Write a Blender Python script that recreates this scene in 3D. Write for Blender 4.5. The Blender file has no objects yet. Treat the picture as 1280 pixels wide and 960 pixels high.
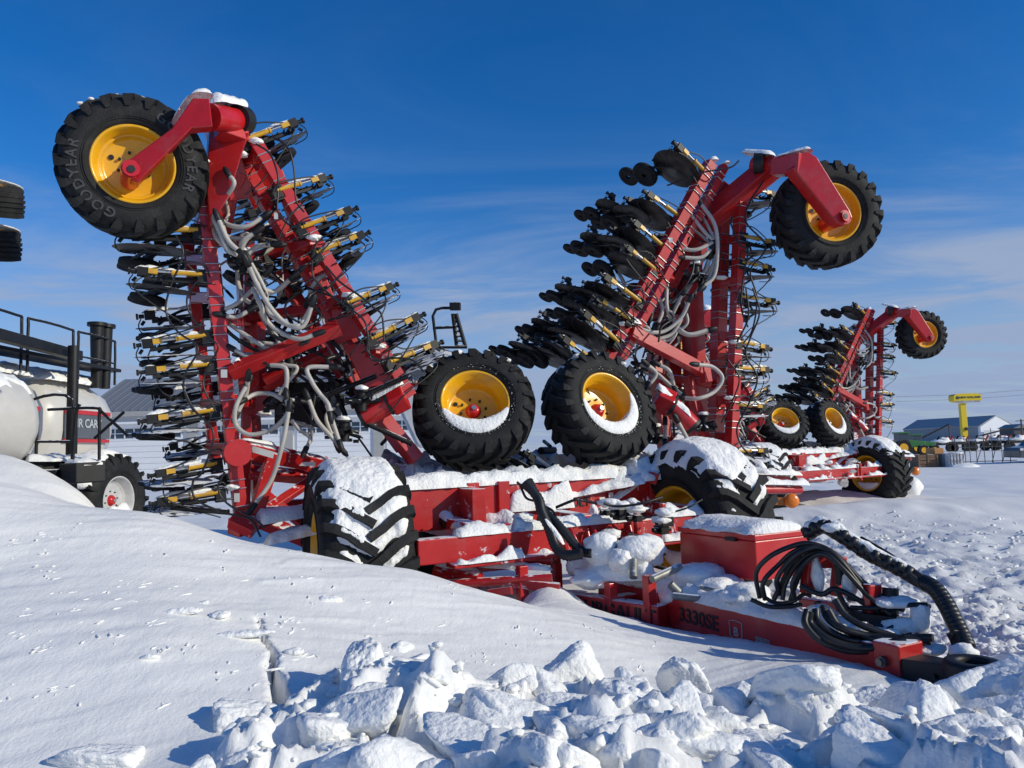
import bpy, math, random
import numpy as np
from mathutils import Vector, Matrix
random.seed(7); np.random.seed(7)
C = bpy.context.scene
col = C.collection
# ------------------------------------------------------------------ camera
F = 960.0; CAMH = 1.85
PITCH = math.atan(81/960); ROLL = math.radians(1.75)
fwd = Vector((0, math.cos(PITCH), math.sin(PITCH)))
r0 = Vector((1, 0, 0)); u0 = Vector((0, -math.sin(PITCH), math.cos(PITCH)))
rgt = r0*math.cos(ROLL) - u0*math.sin(ROLL)
upv = u0*math.cos(ROLL) + r0*math.sin(ROLL)
cam_d = bpy.data.cameras.new('camera'); cam = bpy.data.objects.new('camera', cam_d); col.objects.link(cam)
m = Matrix((rgt, upv, -fwd)).transposed().to_4x4(); m.translation = Vector((0, 0, CAMH))
cam.matrix_world = m
cam_d.sensor_width = 36; cam_d.sensor_fit = 'HORIZONTAL'; cam_d.lens = 27.0
cam_d.clip_start = .05; cam_d.clip_end = 20000
C.camera = cam
# ------------------------------------------------------------------ sun and sky
SUN_EL = math.radians(24); SUN_AZ = math.radians(110)     # azimuth clockwise from +Y
sdir = Vector((math.sin(SUN_AZ)*math.cos(SUN_EL), math.cos(SUN_AZ)*math.cos(SUN_EL), math.sin(SUN_EL)))
sl = bpy.data.lights.new('sun', 'SUN'); sl.energy = 4.5; sl.angle = math.radians(.53); sl.color = (1, .94, .77)
so = bpy.data.objects.new('sun', sl); col.objects.link(so)
so.rotation_euler = (-sdir).to_track_quat('-Z', 'Y').to_euler()
C.view_settings.view_transform = 'Standard'; C.view_settings.look = 'None'
C.view_settings.exposure = -0.46; C.view_settings.gamma = 1; C.view_settings.use_curve_mapping = False
W = bpy.data.worlds.new('World'); C.world = W; W.use_nodes = True
nt = W.node_tree; N = nt.nodes; L = nt.links
for n in list(N): N.remove(n)
wo = N.new('ShaderNodeOutputWorld'); bg = N.new('ShaderNodeBackground'); bg.inputs[1].default_value = .10
sky = N.new('ShaderNodeTexSky'); sky.sky_type = 'NISHITA'; sky.sun_disc = False
sky.sun_elevation = SUN_EL; sky.sun_rotation = SUN_AZ; sky.altitude = 500; sky.air_density = 1.0; sky.dust_density = .35; sky.ozone_density = 4.5
hs = N.new('ShaderNodeHueSaturation'); hs.inputs['Saturation'].default_value = 1.30; hs.inputs['Value'].default_value = 1.78; hs.inputs['Hue'].default_value = .509
L.new(sky.outputs[0], hs.inputs['Color'])
tc = N.new('ShaderNodeTexCoord'); sx = N.new('ShaderNodeSeparateXYZ'); L.new(tc.outputs['Generated'], sx.inputs[0])
def wmath(op, a, b=None, clamp=False):
    n = N.new('ShaderNodeMath'); n.operation = op; n.use_clamp = clamp
    for i, v in enumerate((a, b)):
        if v is None: continue
        if isinstance(v, (int, float)): n.inputs[i].default_value = v
        else: L.new(v, n.inputs[i])
    return n.outputs[0]
# cirrus sheets: noise on a plane high above (direction divided by its height)
zc = wmath('ADD', wmath('MAXIMUM', sx.outputs['Z'], 0.0), .07)
cx = wmath('DIVIDE', sx.outputs['X'], zc); cy = wmath('DIVIDE', sx.outputs['Y'], zc)
cmb = N.new('ShaderNodeCombineXYZ'); L.new(wmath('MULTIPLY', cx, .55), cmb.inputs[0]); L.new(wmath('MULTIPLY', cy, 1.0), cmb.inputs[1])
nz = N.new('ShaderNodeTexNoise'); nz.inputs['Scale'].default_value = 1.05; nz.inputs['Detail'].default_value = 9; nz.inputs['Roughness'].default_value = .62; nz.inputs['Distortion'].default_value = .9
L.new(cmb.outputs[0], nz.inputs['Vector'])
mr = N.new('ShaderNodeMapRange'); mr.interpolation_type = 'SMOOTHSTEP'; mr.inputs['From Min'].default_value = .40; mr.inputs['From Max'].default_value = .70
L.new(nz.outputs['Fac'], mr.inputs['Value'])
lo = N.new('ShaderNodeMapRange'); lo.interpolation_type = 'SMOOTHSTEP'; lo.inputs['From Min'].default_value = .40; lo.inputs['From Max'].default_value = .10; lo.inputs['To Min'].default_value = .05; lo.inputs['To Max'].default_value = 1.0
L.new(sx.outputs['Z'], lo.inputs['Value'])
base = N.new('ShaderNodeMapRange'); base.interpolation_type = 'SMOOTHSTEP'; base.inputs['From Min'].default_value = .32; base.inputs['From Max'].default_value = 0.02; base.inputs['To Min'].default_value = 0; base.inputs['To Max'].default_value = .8
L.new(sx.outputs['Z'], base.inputs['Value'])
cf = wmath('ADD', wmath('MULTIPLY', mr.outputs[0], lo.outputs[0]), base.outputs[0], True)
mx = N.new('ShaderNodeMix'); mx.data_type = 'RGBA'
L.new(cf, mx.inputs['Factor']); L.new(hs.outputs[0], mx.inputs[6]); mx.inputs[7].default_value = (4.3, 5.5, 8.0, 1)
L.new(mx.outputs[2], bg.inputs[0]); L.new(bg.outputs[0], wo.inputs[0])
# ------------------------------------------------------------------ helpers
def at(px, py, Y):
    d = fwd + rgt*((px-640)/F) + upv*((480-py)/F)
    return Vector((0, 0, CAMH)) + d*(Y/d.y)
TH = math.radians(28)
A = Vector((math.cos(TH), math.sin(TH), 0))        # drill axle direction (to its left side of travel)
T = Vector((math.sin(TH), -math.cos(TH), 0))       # travel direction, towards the hitch
Z = Vector((0, 0, 1))
_h = np.random.RandomState(3).rand(4096)
def hsh(i, j, k):
    return _h[(i*73856093 ^ j*19349663 ^ k*83492791) & 4095]
def vnoise(x, y, z=0.0):
    x = np.asarray(x, float); y = np.asarray(y, float); z = np.asarray(z, float) + 0*x
    i, j, k = np.floor(x).astype(np.int64), np.floor(y).astype(np.int64), np.floor(z).astype(np.int64)
    a, b, c = x-i, y-j, z-k
    a = a*a*(3-2*a); b = b*b*(3-2*b); c = c*c*(3-2*c)
    def L_(p, q, t): return p+(q-p)*t
    return L_(L_(L_(hsh(i, j, k), hsh(i+1, j, k), a), L_(hsh(i, j+1, k), hsh(i+1, j+1, k), a), b),
              L_(L_(hsh(i, j, k+1), hsh(i+1, j, k+1), a), L_(hsh(i, j+1, k+1), hsh(i+1, j+1, k+1), a), b), c)*2-1
def fbm(x, y, z=0.0, o=4):
    s = 0; a = 1; f = 1
    for k in range(o):
        s = s + a*vnoise(x*f+k*17.3, y*f-k*9.1, np.asarray(z)*f+k*5.7); a *= .5; f *= 2.03
    return s
# ------------------------------------------------------------------ materials
MATS = {}
def mat(name, color, rough=.5, metal=0, snow=0.0, var=.12, vscale=6, bump=0, bscale=40, spec=.5, emit=None, coat=0, dust=0, spos=1):
    if name in MATS: return MATS[name]
    M_ = bpy.data.materials.new(name); M_.use_nodes = True; t = M_.node_tree; n = t.nodes; l = t.links
    p = n['Principled BSDF']; p.inputs['Roughness'].default_value = rough; p.inputs['Metallic'].default_value = metal
    p.inputs['Specular IOR Level'].default_value = spec
    if coat: p.inputs['Coat Weight'].default_value = coat; p.inputs['Coat Roughness'].default_value = .15
    if emit: p.inputs['Emission Color'].default_value = (*color, 1); p.inputs['Emission Strength'].default_value = emit
    g = n.new('ShaderNodeNewGeometry')
    no = n.new('ShaderNodeTexNoise'); no.inputs['Scale'].default_value = vscale; no.inputs['Detail'].default_value = 6; no.inputs['Roughness'].default_value = .65
    l.new(g.outputs['Position'], no.inputs['Vector'])
    ra = n.new('ShaderNodeMapRange'); ra.inputs['From Min'].default_value = .3; ra.inputs['From Max'].default_value = .7; ra.inputs['To Min'].default_value = 1-var; ra.inputs['To Max'].default_value = 1+var
    l.new(no.outputs['Fac'], ra.inputs['Value'])
    vm = n.new('ShaderNodeVectorMath'); vm.operation = 'SCALE'; vm.inputs[0].default_value = color; l.new(ra.outputs[0], vm.inputs['Scale'])
    out = vm.outputs[0]
    def mixc(fac, a, bcol):
        mm = n.new('ShaderNodeMix'); mm.data_type = 'RGBA'; l.new(fac, mm.inputs['Factor']); l.new(a, mm.inputs[6]); mm.inputs[7].default_value = (*bcol, 1); return mm.outputs[2]
    if dust:
        n2 = n.new('ShaderNodeTexNoise'); n2.inputs['Scale'].default_value = 3.1; n2.inputs['Detail'].default_value = 10; n2.inputs['Roughness'].default_value = .7
        l.new(g.outputs['Position'], n2.inputs['Vector'])
        r2 = n.new('ShaderNodeMapRange'); r2.interpolation_type = 'SMOOTHSTEP'; r2.inputs['From Min'].default_value = .48; r2.inputs['From Max'].default_value = .75; r2.inputs['To Max'].default_value = dust
        l.new(n2.outputs['Fac'], r2.inputs['Value']); out = mixc(r2.outputs[0], out, (.30, .27, .24))
    if snow:
        sp = n.new('ShaderNodeSeparateXYZ'); l.new(g.outputs['True Normal'], sp.inputs[0])
        n3 = n.new('ShaderNodeTexNoise'); n3.inputs['Scale'].default_value = 11; n3.inputs['Detail'].default_value = 5
        l.new(g.outputs['Position'], n3.inputs['Vector'])
        mm = n.new('ShaderNodeMath'); mm.operation = 'MULTIPLY_ADD'; l.new(n3.outputs['Fac'], mm.inputs[0]); mm.inputs[1].default_value = 1.1; l.new(sp.outputs['Z'], mm.inputs[2])
        r3 = n.new('ShaderNodeMapRange'); r3.interpolation_type = 'SMOOTHSTEP'; r3.inputs['From Min'].default_value = 1.55-snow; r3.inputs['From Max'].default_value = 1.68-snow
        l.new(mm.outputs[0], r3.inputs['Value']); out = mixc(r3.outputs[0], out, (.86, .88, .91))
        if spos == 2:
            n4 = n.new('ShaderNodeTexNoise'); n4.inputs['Scale'].default_value = 4.5; n4.inputs['Detail'].default_value = 9; n4.inputs['Roughness'].default_value = .72; n4.inputs['Distortion'].default_value = .4
            l.new(g.outputs['Position'], n4.inputs['Vector']); r4 = n.new('ShaderNodeMapRange'); r4.interpolation_type = 'SMOOTHSTEP'; r4.inputs['From Min'].default_value = .585; r4.inputs['From Max'].default_value = .635; r4.inputs['To Max'].default_value = .85
            l.new(n4.outputs['Fac'], r4.inputs['Value']); out = mixc(r4.outputs[0], out, (.84, .86, .88))
        mr_ = n.new('ShaderNodeMapRange'); mr_.inputs['To Min'].default_value = rough; mr_.inputs['To Max'].default_value = .8; l.new(r3.outputs[0], mr_.inputs['Value']); l.new(mr_.outputs[0], p.inputs['Roughness'])
    l.new(out, p.inputs['Base Color'])
    if bump:
        nb = n.new('ShaderNodeTexNoise'); nb.inputs['Scale'].default_value = bscale; nb.inputs['Detail'].default_value = 5; l.new(g.outputs['Position'], nb.inputs['Vector'])
        b = n.new('ShaderNodeBump'); b.inputs['Strength'].default_value = bump; b.inputs['Distance'].default_value = .02; l.new(nb.outputs['Fac'], b.inputs['Height']); l.new(b.outputs[0], p.inputs['Normal'])
    MATS[name] = M_; return M_
RED = mat('red_paint', (.47, .014, .014), .34, snow=.18, var=.14, vscale=3, coat=.25, dust=.16, bump=.05)
REDC = mat('red_paint_clean', (.52, .012, .014), .32, snow=.0, var=.12, vscale=5, coat=.25, dust=.16, bump=.05)
YEL = mat('yellow_paint', (.82, .42, .008), .32, snow=.0, var=.10, coat=.25, dust=.30)
YCYL = mat('yellow_cylinder', (.60, .33, .02), .38, snow=.40, var=.2, dust=.35)
BLK = mat('black_steel', (.009, .009, .0095), .5, snow=.22, var=.4, dust=.04, spec=.35)
DISC = mat('disc_steel', (.022, .016, .013), .45, metal=.2, snow=.20, var=.5, vscale=9, dust=.18)
RUB = mat('rubber', (.015, .0155, .016), .75, snow=0, var=.35, vscale=8, bump=.3, bscale=60, dust=.09, spec=.3)
RUBS = mat('packer_rubber', (.012, .012, .013), .75, snow=.12, var=.3, spec=.3)
HOSE = mat('seed_hose', (.47, .44, .39), .5, var=.14, vscale=9, dust=.25)
BHOSE = mat('black_hose', (.014, .014, .015), .42, snow=.0, var=.3)
CHR = mat('bright_steel', (.55, .55, .55), .3, metal=.8, var=.1)
SNW = mat('snow_lying', (.92, .915, .88), .65, var=.03, bump=.75, bscale=34, spec=.25)
WHT = mat('white_decal', (.7, .68, .62), .5, var=.1)
REDF = mat('red_paint_frosted', (.47, .014, .014), .36, snow=.22, var=.14, vscale=3, coat=.2, dust=.16, bump=.05, spos=2)
GRY = mat('grey_decal', (.28, .28, .29), .5)
AMB = mat('amber_lens', (.85, .22, .01), .25, coat=.5)
DRK = mat('dark_steel', (.01, .01, .011), .55, var=.3)
# snow ground: real snow colour, fine grain bump
SG = bpy.data.materials.new('snow_ground'); SG.use_nodes = True
t = SG.node_tree; n = t.nodes; l = t.links; p = n['Principled BSDF']
p.inputs['Roughness'].default_value = .6; p.inputs['Specular IOR Level'].default_value = .25
g = n.new('ShaderNodeNewGeometry')
c1 = n.new('ShaderNodeTexNoise'); c1.inputs['Scale'].default_value = .8; c1.inputs['Detail'].default_value = 6; l.new(g.outputs['Position'], c1.inputs['Vector'])
cr = n.new('ShaderNodeMix'); cr.data_type = 'RGBA'; cr.inputs[6].default_value = (.84, .83, .79, 1); cr.inputs[7].default_value = (.92, .91, .875, 1)
l.new(c1.outputs['Fac'], cr.inputs['Factor']); l.new(cr.outputs[2], p.inputs['Base Color'])
prev = None
mp = n.new('ShaderNodeMapping'); mp.inputs['Scale'].default_value = (1, .45, 1); mp.inputs['Rotation'].default_value = (0, 0, .5); l.new(g.outputs['Position'], mp.inputs['Vector'])
for sc_, dist, st, stretched in ((14, .03, .22, True), (70, .008, .4, False), (3.0, .10, .05, True)):
    nb = n.new('ShaderNodeTexNoise'); nb.inputs['Scale'].default_value = sc_; nb.inputs['Detail'].default_value = 5; nb.inputs['Roughness'].default_value = .6
    l.new((mp if stretched else g).outputs['Vector' if stretched else 'Position'], nb.inputs['Vector'])
    b = n.new('ShaderNodeBump'); b.inputs['Strength'].default_value = st; b.inputs['Distance'].default_value = dist; l.new(nb.outputs['Fac'], b.inputs['Height'])
    if prev: l.new(prev.outputs[0], b.inputs['Normal'])
    prev = b
l.new(prev.outputs[0], p.inputs['Normal'])

# ------------------------------------------------------------------ mesh builder
class MB:
    def __init__(s): s.v = []; s.f = []; s.m = []; s.s = []
    def add(s, verts, faces, smooth=False, mi=0):
        o = len(s.v); s.v += [tuple(x) for x in verts]
        s.f += [tuple(i+o for i in f) for f in faces]; s.s += [smooth]*len(faces); s.m += [mi]*len(faces)
    def obox(s, c, ax, ay, az, sx, sy, sz, mi=0):
        c = Vector(c); X = Vector(ax)*sx/2; Y = Vector(ay)*sy/2; Q = Vector(az)*sz/2
        vs = [c+X*i+Y*j+Q*k for i in (-1, 1) for j in (-1, 1) for k in (-1, 1)]
        s.add(vs, [(0, 1, 3, 2), (4, 6, 7, 5), (0, 4, 5, 1), (2, 3, 7, 6), (0, 2, 6, 4), (1, 5, 7, 3)], mi=mi)
    def box(s, c, sx, sy, sz, mi=0): s.obox(c, (1, 0, 0), (0, 1, 0), (0, 0, 1), sx, sy, sz, mi)
    def beam(s, p0, p1, w, h, side=None, mi=0, taper=1):
        p0 = Vector(p0); p1 = Vector(p1); d = (p1-p0).normalized()
        sd = Vector(side if side is not None else A); sd = (sd - d*sd.dot(d)).normalized(); up = d.cross(sd)
        vs = []
        for p_, k in ((p0, 1), (p1, taper)):
            for i, j in ((-1, -1), (1, -1), (1, 1), (-1, 1)): vs.append(p_+sd*(w/2*i*k)+up*(h/2*j*k))
        s.add(vs, [(0, 3, 2, 1), (4, 5, 6, 7), (0, 1, 5, 4), (1, 2, 6, 5), (2, 3, 7, 6), (3, 0, 4, 7)], mi=mi)
    def tube(s, pts, r, seg=8, mi=0, cap=True, ribs=0):
        pts = [Vector(p_) for p_ in pts]; n_ = len(pts); rs = r if isinstance(r, (list, tuple)) else [r]*n_
        if ribs: rs = [rs[i]*(1+ribs*(i % 2)) for i in range(n_)]
        tg = [(pts[min(i+1, n_-1)]-pts[max(i-1, 0)]).normalized() for i in range(n_)]
        ref = Vector((0, 0, 1)) if abs(tg[0].z) < .9 else Vector((1, 0, 0))
        nn = (ref - tg[0]*ref.dot(tg[0])).normalized(); vs = []
        for i in range(n_):
            nn = (nn - tg[i]*nn.dot(tg[i])).normalized(); bb = tg[i].cross(nn)
            for k in range(seg):
                a = 2*math.pi*k/seg; vs.append(pts[i]+(nn*math.cos(a)+bb*math.sin(a))*rs[i])
        fs = [(i*seg+k, i*seg+(k+1) % seg, (i+1)*seg+(k+1) % seg, (i+1)*seg+k) for i in range(n_-1) for k in range(seg)]
        s.add(vs, fs, True, mi)
        if cap:
            s.add(vs[:seg], [tuple(range(seg))[::-1]], False, mi); s.add(vs[-seg:], [tuple(range(seg))], False, mi)
    def cyl(s, p0, p1, r, seg=16, mi=0, r1=None): s.tube([p0, p1], [r, r if r1 is None else r1], seg, mi)
    def rev(s, prof, c, axis, seg=48, mi=0, smooth=True, a0=0, a1=2*math.pi):
        ax = Vector(axis).normalized(); ref = Z if abs(ax.z) < .9 else Vector((1, 0, 0))
        e1 = (ref-ax*ref.dot(ax)).normalized(); e2 = ax.cross(e1); c = Vector(c); vs = []
        full = abs(a1-a0-2*math.pi) < 1e-6; n_ = seg if full else seg+1
        for k in range(n_):
            a = a0+(a1-a0)*k/seg
            for (r, z) in prof: vs.append(c+ax*z+(e1*math.cos(a)+e2*math.sin(a))*r)
        P = len(prof)
        fs = [(k*P+i, k*P+i+1, ((k+1) % n_)*P+i+1, ((k+1) % n_)*P+i) for k in range(seg) for i in range(P-1)]
        s.add(vs, fs, smooth, mi)
    def prism(s, pts, d, mi=0):
        n_ = len(pts); d = Vector(d); vs = [Vector(p_) for p_ in pts]+[Vector(p_)+d for p_ in pts]
        s.add(vs, [tuple(range(n_))[::-1], tuple(range(n_, 2*n_))]+[(i, (i+1) % n_, n_+(i+1) % n_, n_+i) for i in range(n_)], mi=mi)
    def build(s, name, mats, parent=None, org=None, bevel=0, label=None):
        if not isinstance(mats, (list, tuple)): mats = [mats]
        if org is None: org = Vector(parent.get('_o', (0, 0, 0))) if parent is not None else Vector((0, 0, 0))
        me = bpy.data.meshes.new(name); a = np.array(s.v, float).reshape(-1, 3)-np.array(org)
        me.from_pydata(a.tolist(), [], s.f)
        for m_ in mats: me.materials.append(m_)
        me.polygons.foreach_set('material_index', s.m); me.polygons.foreach_set('use_smooth', s.s); me.update()
        o = bpy.data.objects.new(name, me); col.objects.link(o)
        if parent is not None:
            o.parent = parent; o['_o'] = list(org)
        else:
            o.location = org; o['_o'] = list(org)
        if bevel:
            b = o.modifiers.new('bevel', 'BEVEL'); b.width = bevel; b.segments = 2; b.limit_method = 'ANGLE'
        if label: o['label'] = label
        return o
def tag(o, label, cat=None, group=None, kind=None):
    if label: o['label'] = label
    if cat: o['category'] = cat
    if group: o['group'] = group
    if kind: o['kind'] = kind
    return o
def empty(name, loc):
    o = bpy.data.objects.new(name, None); o.location = loc; o.empty_display_size = .3; col.objects.link(o); o['_o'] = list(loc); return o
def smooth_pts(pts, k=6):
    P = [Vector(p_) for p_ in pts]; P = [P[0]*2-P[1]]+P+[P[-1]*2-P[-2]]; out = []
    for i in range(1, len(P)-2):
        for j in range(k):
            t_ = j/k; a, b, c, d = P[i-1], P[i], P[i+1], P[i+2]
            out.append(.5*((2*b)+(c-a)*t_+(2*a-5*b+4*c-d)*t_*t_+(3*b-a-3*c+d)*t_**3))
    out.append(P[-2]); return out
def zpts(base, sc, pts, Y, jit=.0):
    """pixel points read off an enlargement (origin base, scale sc) put at distance Y (or a pair from..to)"""
    n_ = len(pts); y0, y1 = (Y, Y) if not isinstance(Y, tuple) else Y
    return [at(base[0]+x*sc, base[1]+y*sc, y0+(y1-y0)*i/(n_-1)+random.uniform(-jit, jit)) for i, (x, y) in enumerate(pts)]
def text_mesh(body, size, extrude=.004, bold=False, spacing=1.0):
    cu = bpy.data.curves.new('lettering', 'FONT'); cu.body = body; cu.size = size; cu.extrude = extrude; cu.resolution_u = 3
    cu.align_x = 'CENTER'; cu.align_y = 'CENTER'; cu.space_character = spacing
    if bold: cu.offset = size*.02
    o = bpy.data.objects.new('tmp', cu); col.objects.link(o)
    dg = bpy.context.evaluated_depsgraph_get(); me = bpy.data.meshes.new_from_object(o.evaluated_get(dg))
    vs = [v.co.copy() for v in me.vertices]; fs = [tuple(p_.vertices) for p_ in me.polygons]
    bpy.data.objects.remove(o); bpy.data.curves.remove(cu); bpy.data.meshes.remove(me); return vs, fs
def put_text(mb, body, size, c, xd, yd, extrude=.003, bold=False, mi=0, sx=1):
    vs, fs = text_mesh(body, size, extrude, bold); xd = Vector(xd).normalized(); yd = Vector(yd).normalized(); nd = xd.cross(yd)
    mb.add([Vector(c)+xd*v.x*sx+yd*v.y+nd*v.z for v in vs], fs, False, mi)
# lumpy snow lying along a line: half-round cap, uneven, broken where gap noise says so
def snow_strip(mb, p0, p1, w, h, side=None, seed=0, gap=-9, lump=.5, n_=None, m_=9):
    p0 = Vector(p0); p1 = Vector(p1); Ln = (p1-p0).length; d = (p1-p0)/max(Ln, 1e-6)
    sd = Vector(side) if side is not None else d.cross(Z)
    sd = (sd-d*sd.dot(d)); sd = sd.normalized() if sd.length > 1e-4 else Vector((1, 0, 0))
    n_ = n_ or max(6, min(80, int(Ln/.03))); vs = []
    for i in range(n_+1):
        t_ = i/n_; q = p0+(p1-p0)*t_; e = min(1, t_*Ln/.06, (1-t_)*Ln/.06); e = math.sqrt(max(e, 0))
        gn = float(vnoise(t_*Ln*5+seed*3.7, seed*1.3)); e2 = e*(1 if gn > gap else 0.03)
        for j in range(m_):
            a = math.pi*j/(m_-1); s_ = math.cos(a); hh = math.sin(a)
            lz = 1+lump*float(fbm(t_*Ln*7+seed, s_*w*6+seed*2.1, 0, 3))
            vs.append(q+sd*(s_*w/2*(.55+.45*e2)*(1+.12*float(vnoise(t_*Ln*14, j*.7+seed))))+Z*(max(hh*h*e2*lz, -.002)-.004))
    fs = [(i*m_+j, (i+1)*m_+j, (i+1)*m_+j+1, i*m_+j+1) for i in range(n_) for j in range(m_-1)]
    mb.add(vs, fs, True)
def blob(mb, c, rx, ry, rz, seed=0, sub=3, amp=.25, fq=2.0, cut=0, mi=0, rot=None, fine=.03):
    vs, fs = ICO[sub]; V = np.array(vs); R = np.ones(len(V))
    if cut:
        rs = np.random.RandomState(seed+11); pl = np.r_[np.eye(3), -np.eye(3), rs.normal(size=(max(cut-6, 2), 3))]; pl[:6] += rs.normal(size=(6, 3))*.22
        pl /= np.linalg.norm(pl, axis=1)[:, None]; dd = np.r_[rs.uniform(.62, .85, 6), rs.uniform(.6, 1.0, len(pl)-6)]
        k = V@pl.T; k = np.where(k > .05, dd/np.maximum(k, .05), 9); R = 1/(( np.maximum(k, .3)**-14.).sum(axis=1)+1.25**-14)**(1/14)
    R = R*(1+amp*fbm(V[:, 0]*fq+seed*1.7, V[:, 1]*fq, V[:, 2]*fq, 2)+fine*fbm(V[:, 0]*11+seed, V[:, 1]*11, V[:, 2]*11, 3))
    P = V*R[:, None]*np.array([rx, ry, rz])
    if rot is not None: P = P@np.array(rot.to_3x3()).T
    mb.add((P+np.array(c)).tolist(), fs, True, mi)
import bmesh
ICO = {}
for k in (1, 2, 3, 4, 5):
    bm = bmesh.new(); bmesh.ops.create_icosphere(bm, subdivisions=k, radius=1); ICO[k] = ([tuple(v.co) for v in bm.verts], [tuple(v.index for v in f.verts) for f in bm.faces]); bm.free()

# ------------------------------------------------------------------ terrain
ctl = []
def cp(px, py, Y): q = at(px, py, Y); ctl.append((q.x, q.y, q.z))
for a in [(0, 600, 5.2), (100, 630, 5.2), (200, 645, 5.2), (310, 680, 5.3), (400, 697, 5.3), (450, 706, 5.3), (520, 716, 5.3), (640, 749, 5.4), (720, 772, 5.6),
          (0, 700, 4.2), (200, 720, 4.3), (330, 740, 4.4), (0, 800, 3.4), (200, 800, 3.5), (0, 960, 2.7), (200, 960, 2.7), (320, 960, 2.6), (640, 960, 2.5), (960, 960, 2.5), (1280, 960, 2.5),
          (450, 800, 4.05), (450, 900, 3.1), (640, 830, 4.2), (640, 900, 3.2), (540, 760, 4.7), (760, 800, 5.0),
          (860, 788, 6.25), (860, 850, 4.7), (860, 920, 3.4), (960, 806, 5.5), (960, 860, 4.4), (1050, 826, 4.85), (1050, 880, 4.0), (1130, 850, 4.42), (1160, 870, 4.25), (1195, 884, 4.05), (1215, 862, 4.5), (1200, 905, 3.5), (1300, 812, 4.6), (1290, 860, 3.8),
          (763, 777, 6.85), (655, 750, 6.9), (700, 733, 7.0), (735, 757, 6.8), (600, 762, 6.6), (680, 758, 5.9), (640, 772, 6.0), (560, 745, 5.9), (790, 771, 6.75), (830, 783, 6.4), (600, 752, 7.1),
          (0, 572, 7.0), (60, 592, 6.8), (105, 622, 6.6)]: cp(*a)
ctl += [(-3.9, 5.9, 1.42), (-4.9, 6.0, 1.6), (-7, 4, 1.5), (-7, 7, 1.6), (-8, 9, .5), (-3.3, 7.0, .7), (-2.4, 6.6, .42), (-1.2, 6.5, .3), (-.2, 6.9, .12), (-4.2, 8.4, .4), (-3, 8.5, .05), (-1, 8.5, 0), (1, 8.5, 0), (2.0, 7.4, .05),
        (3.0, 6.6, .1), (4.2, 6.6, .05), (3.2, 5.6, .22), (3.9, 5.4, .3), (5.5, 5, .4), (6, 7, 0), (3.5, 8.6, 0), (6, 3.5, .6), (4, 2.2, .7), (5, 9.5, 0), (0, 10, 0), (-5, 11, 0), (-3, 1, .55), (0, 1, .5), (3, 1, .5), (-6, 1, .7), (0, -1, .2), (-6, -2, .2), (6, -2, .2), (8, 2, .2), (-9, 1, .4)]
P = np.array(ctl)
def U(r2): return .5*r2*np.log(r2+1e-12)
def tps_fit(P, lam=.0006):
    n_ = len(P); D = ((P[:, None, :2]-P[None, :, :2])**2).sum(-1); K = U(D)+lam*np.eye(n_)
    Q = np.c_[np.ones(n_), P[:, :2]]; M_ = np.block([[K, Q], [Q.T, np.zeros((3, 3))]]); return np.linalg.solve(M_, np.r_[P[:, 2], 0, 0, 0])
TW = tps_fit(P)
def sstep(a, b, x): t_ = np.clip((x-a)/(b-a), 0, 1); return t_*t_*(3-2*t_)
def H0(x, y):
    x = np.asarray(x, float); y = np.asarray(y, float); s = TW[-3]+TW[-2]*x+TW[-1]*y
    for i in range(len(P)): s = s+TW[i]*U((x-P[i, 0])**2+(y-P[i, 1])**2)
    w = sstep(-12, -7.5, x)*(1-sstep(5.5, 8, x))*(1-sstep(8.5, 11, y))*sstep(-4, 0, y)
    return np.clip(s, -.05, 2.1)*w
rub0 = [at(a, b, 3).x/3 for a, b in ((0, 0),)]
def rubmask(x, y):
    """1 where the ploughed-up rubble lies along the near edge"""
    px = 640+F*x/np.maximum(y, .5)
    edge = np.interp(px, [0, 150, 250, 330, 420, 640, 760, 840, 960, 1060, 1180, 1290], [2.0, 2.3, 2.6, 3.05, 3.5, 3.55, 3.7, 4.0, 3.85, 3.45, 3.3, 4.5])
    return 1-sstep(-.12, .12, y-edge-.12*vnoise(x*3, y*3))
def rough_mask(x, y): return sstep(.9, 1.8, x-.30*y+1.3+.5*vnoise(x*.7, y*.7))*sstep(5.2, 6.6, y)*(1-sstep(13, 19, y+1.5*vnoise(x*.5, y*.5)))
CRK = [(322, 770), (330, 800), (342, 815), (338, 835), (346, 850), (350, 870), (345, 885)]
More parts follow.
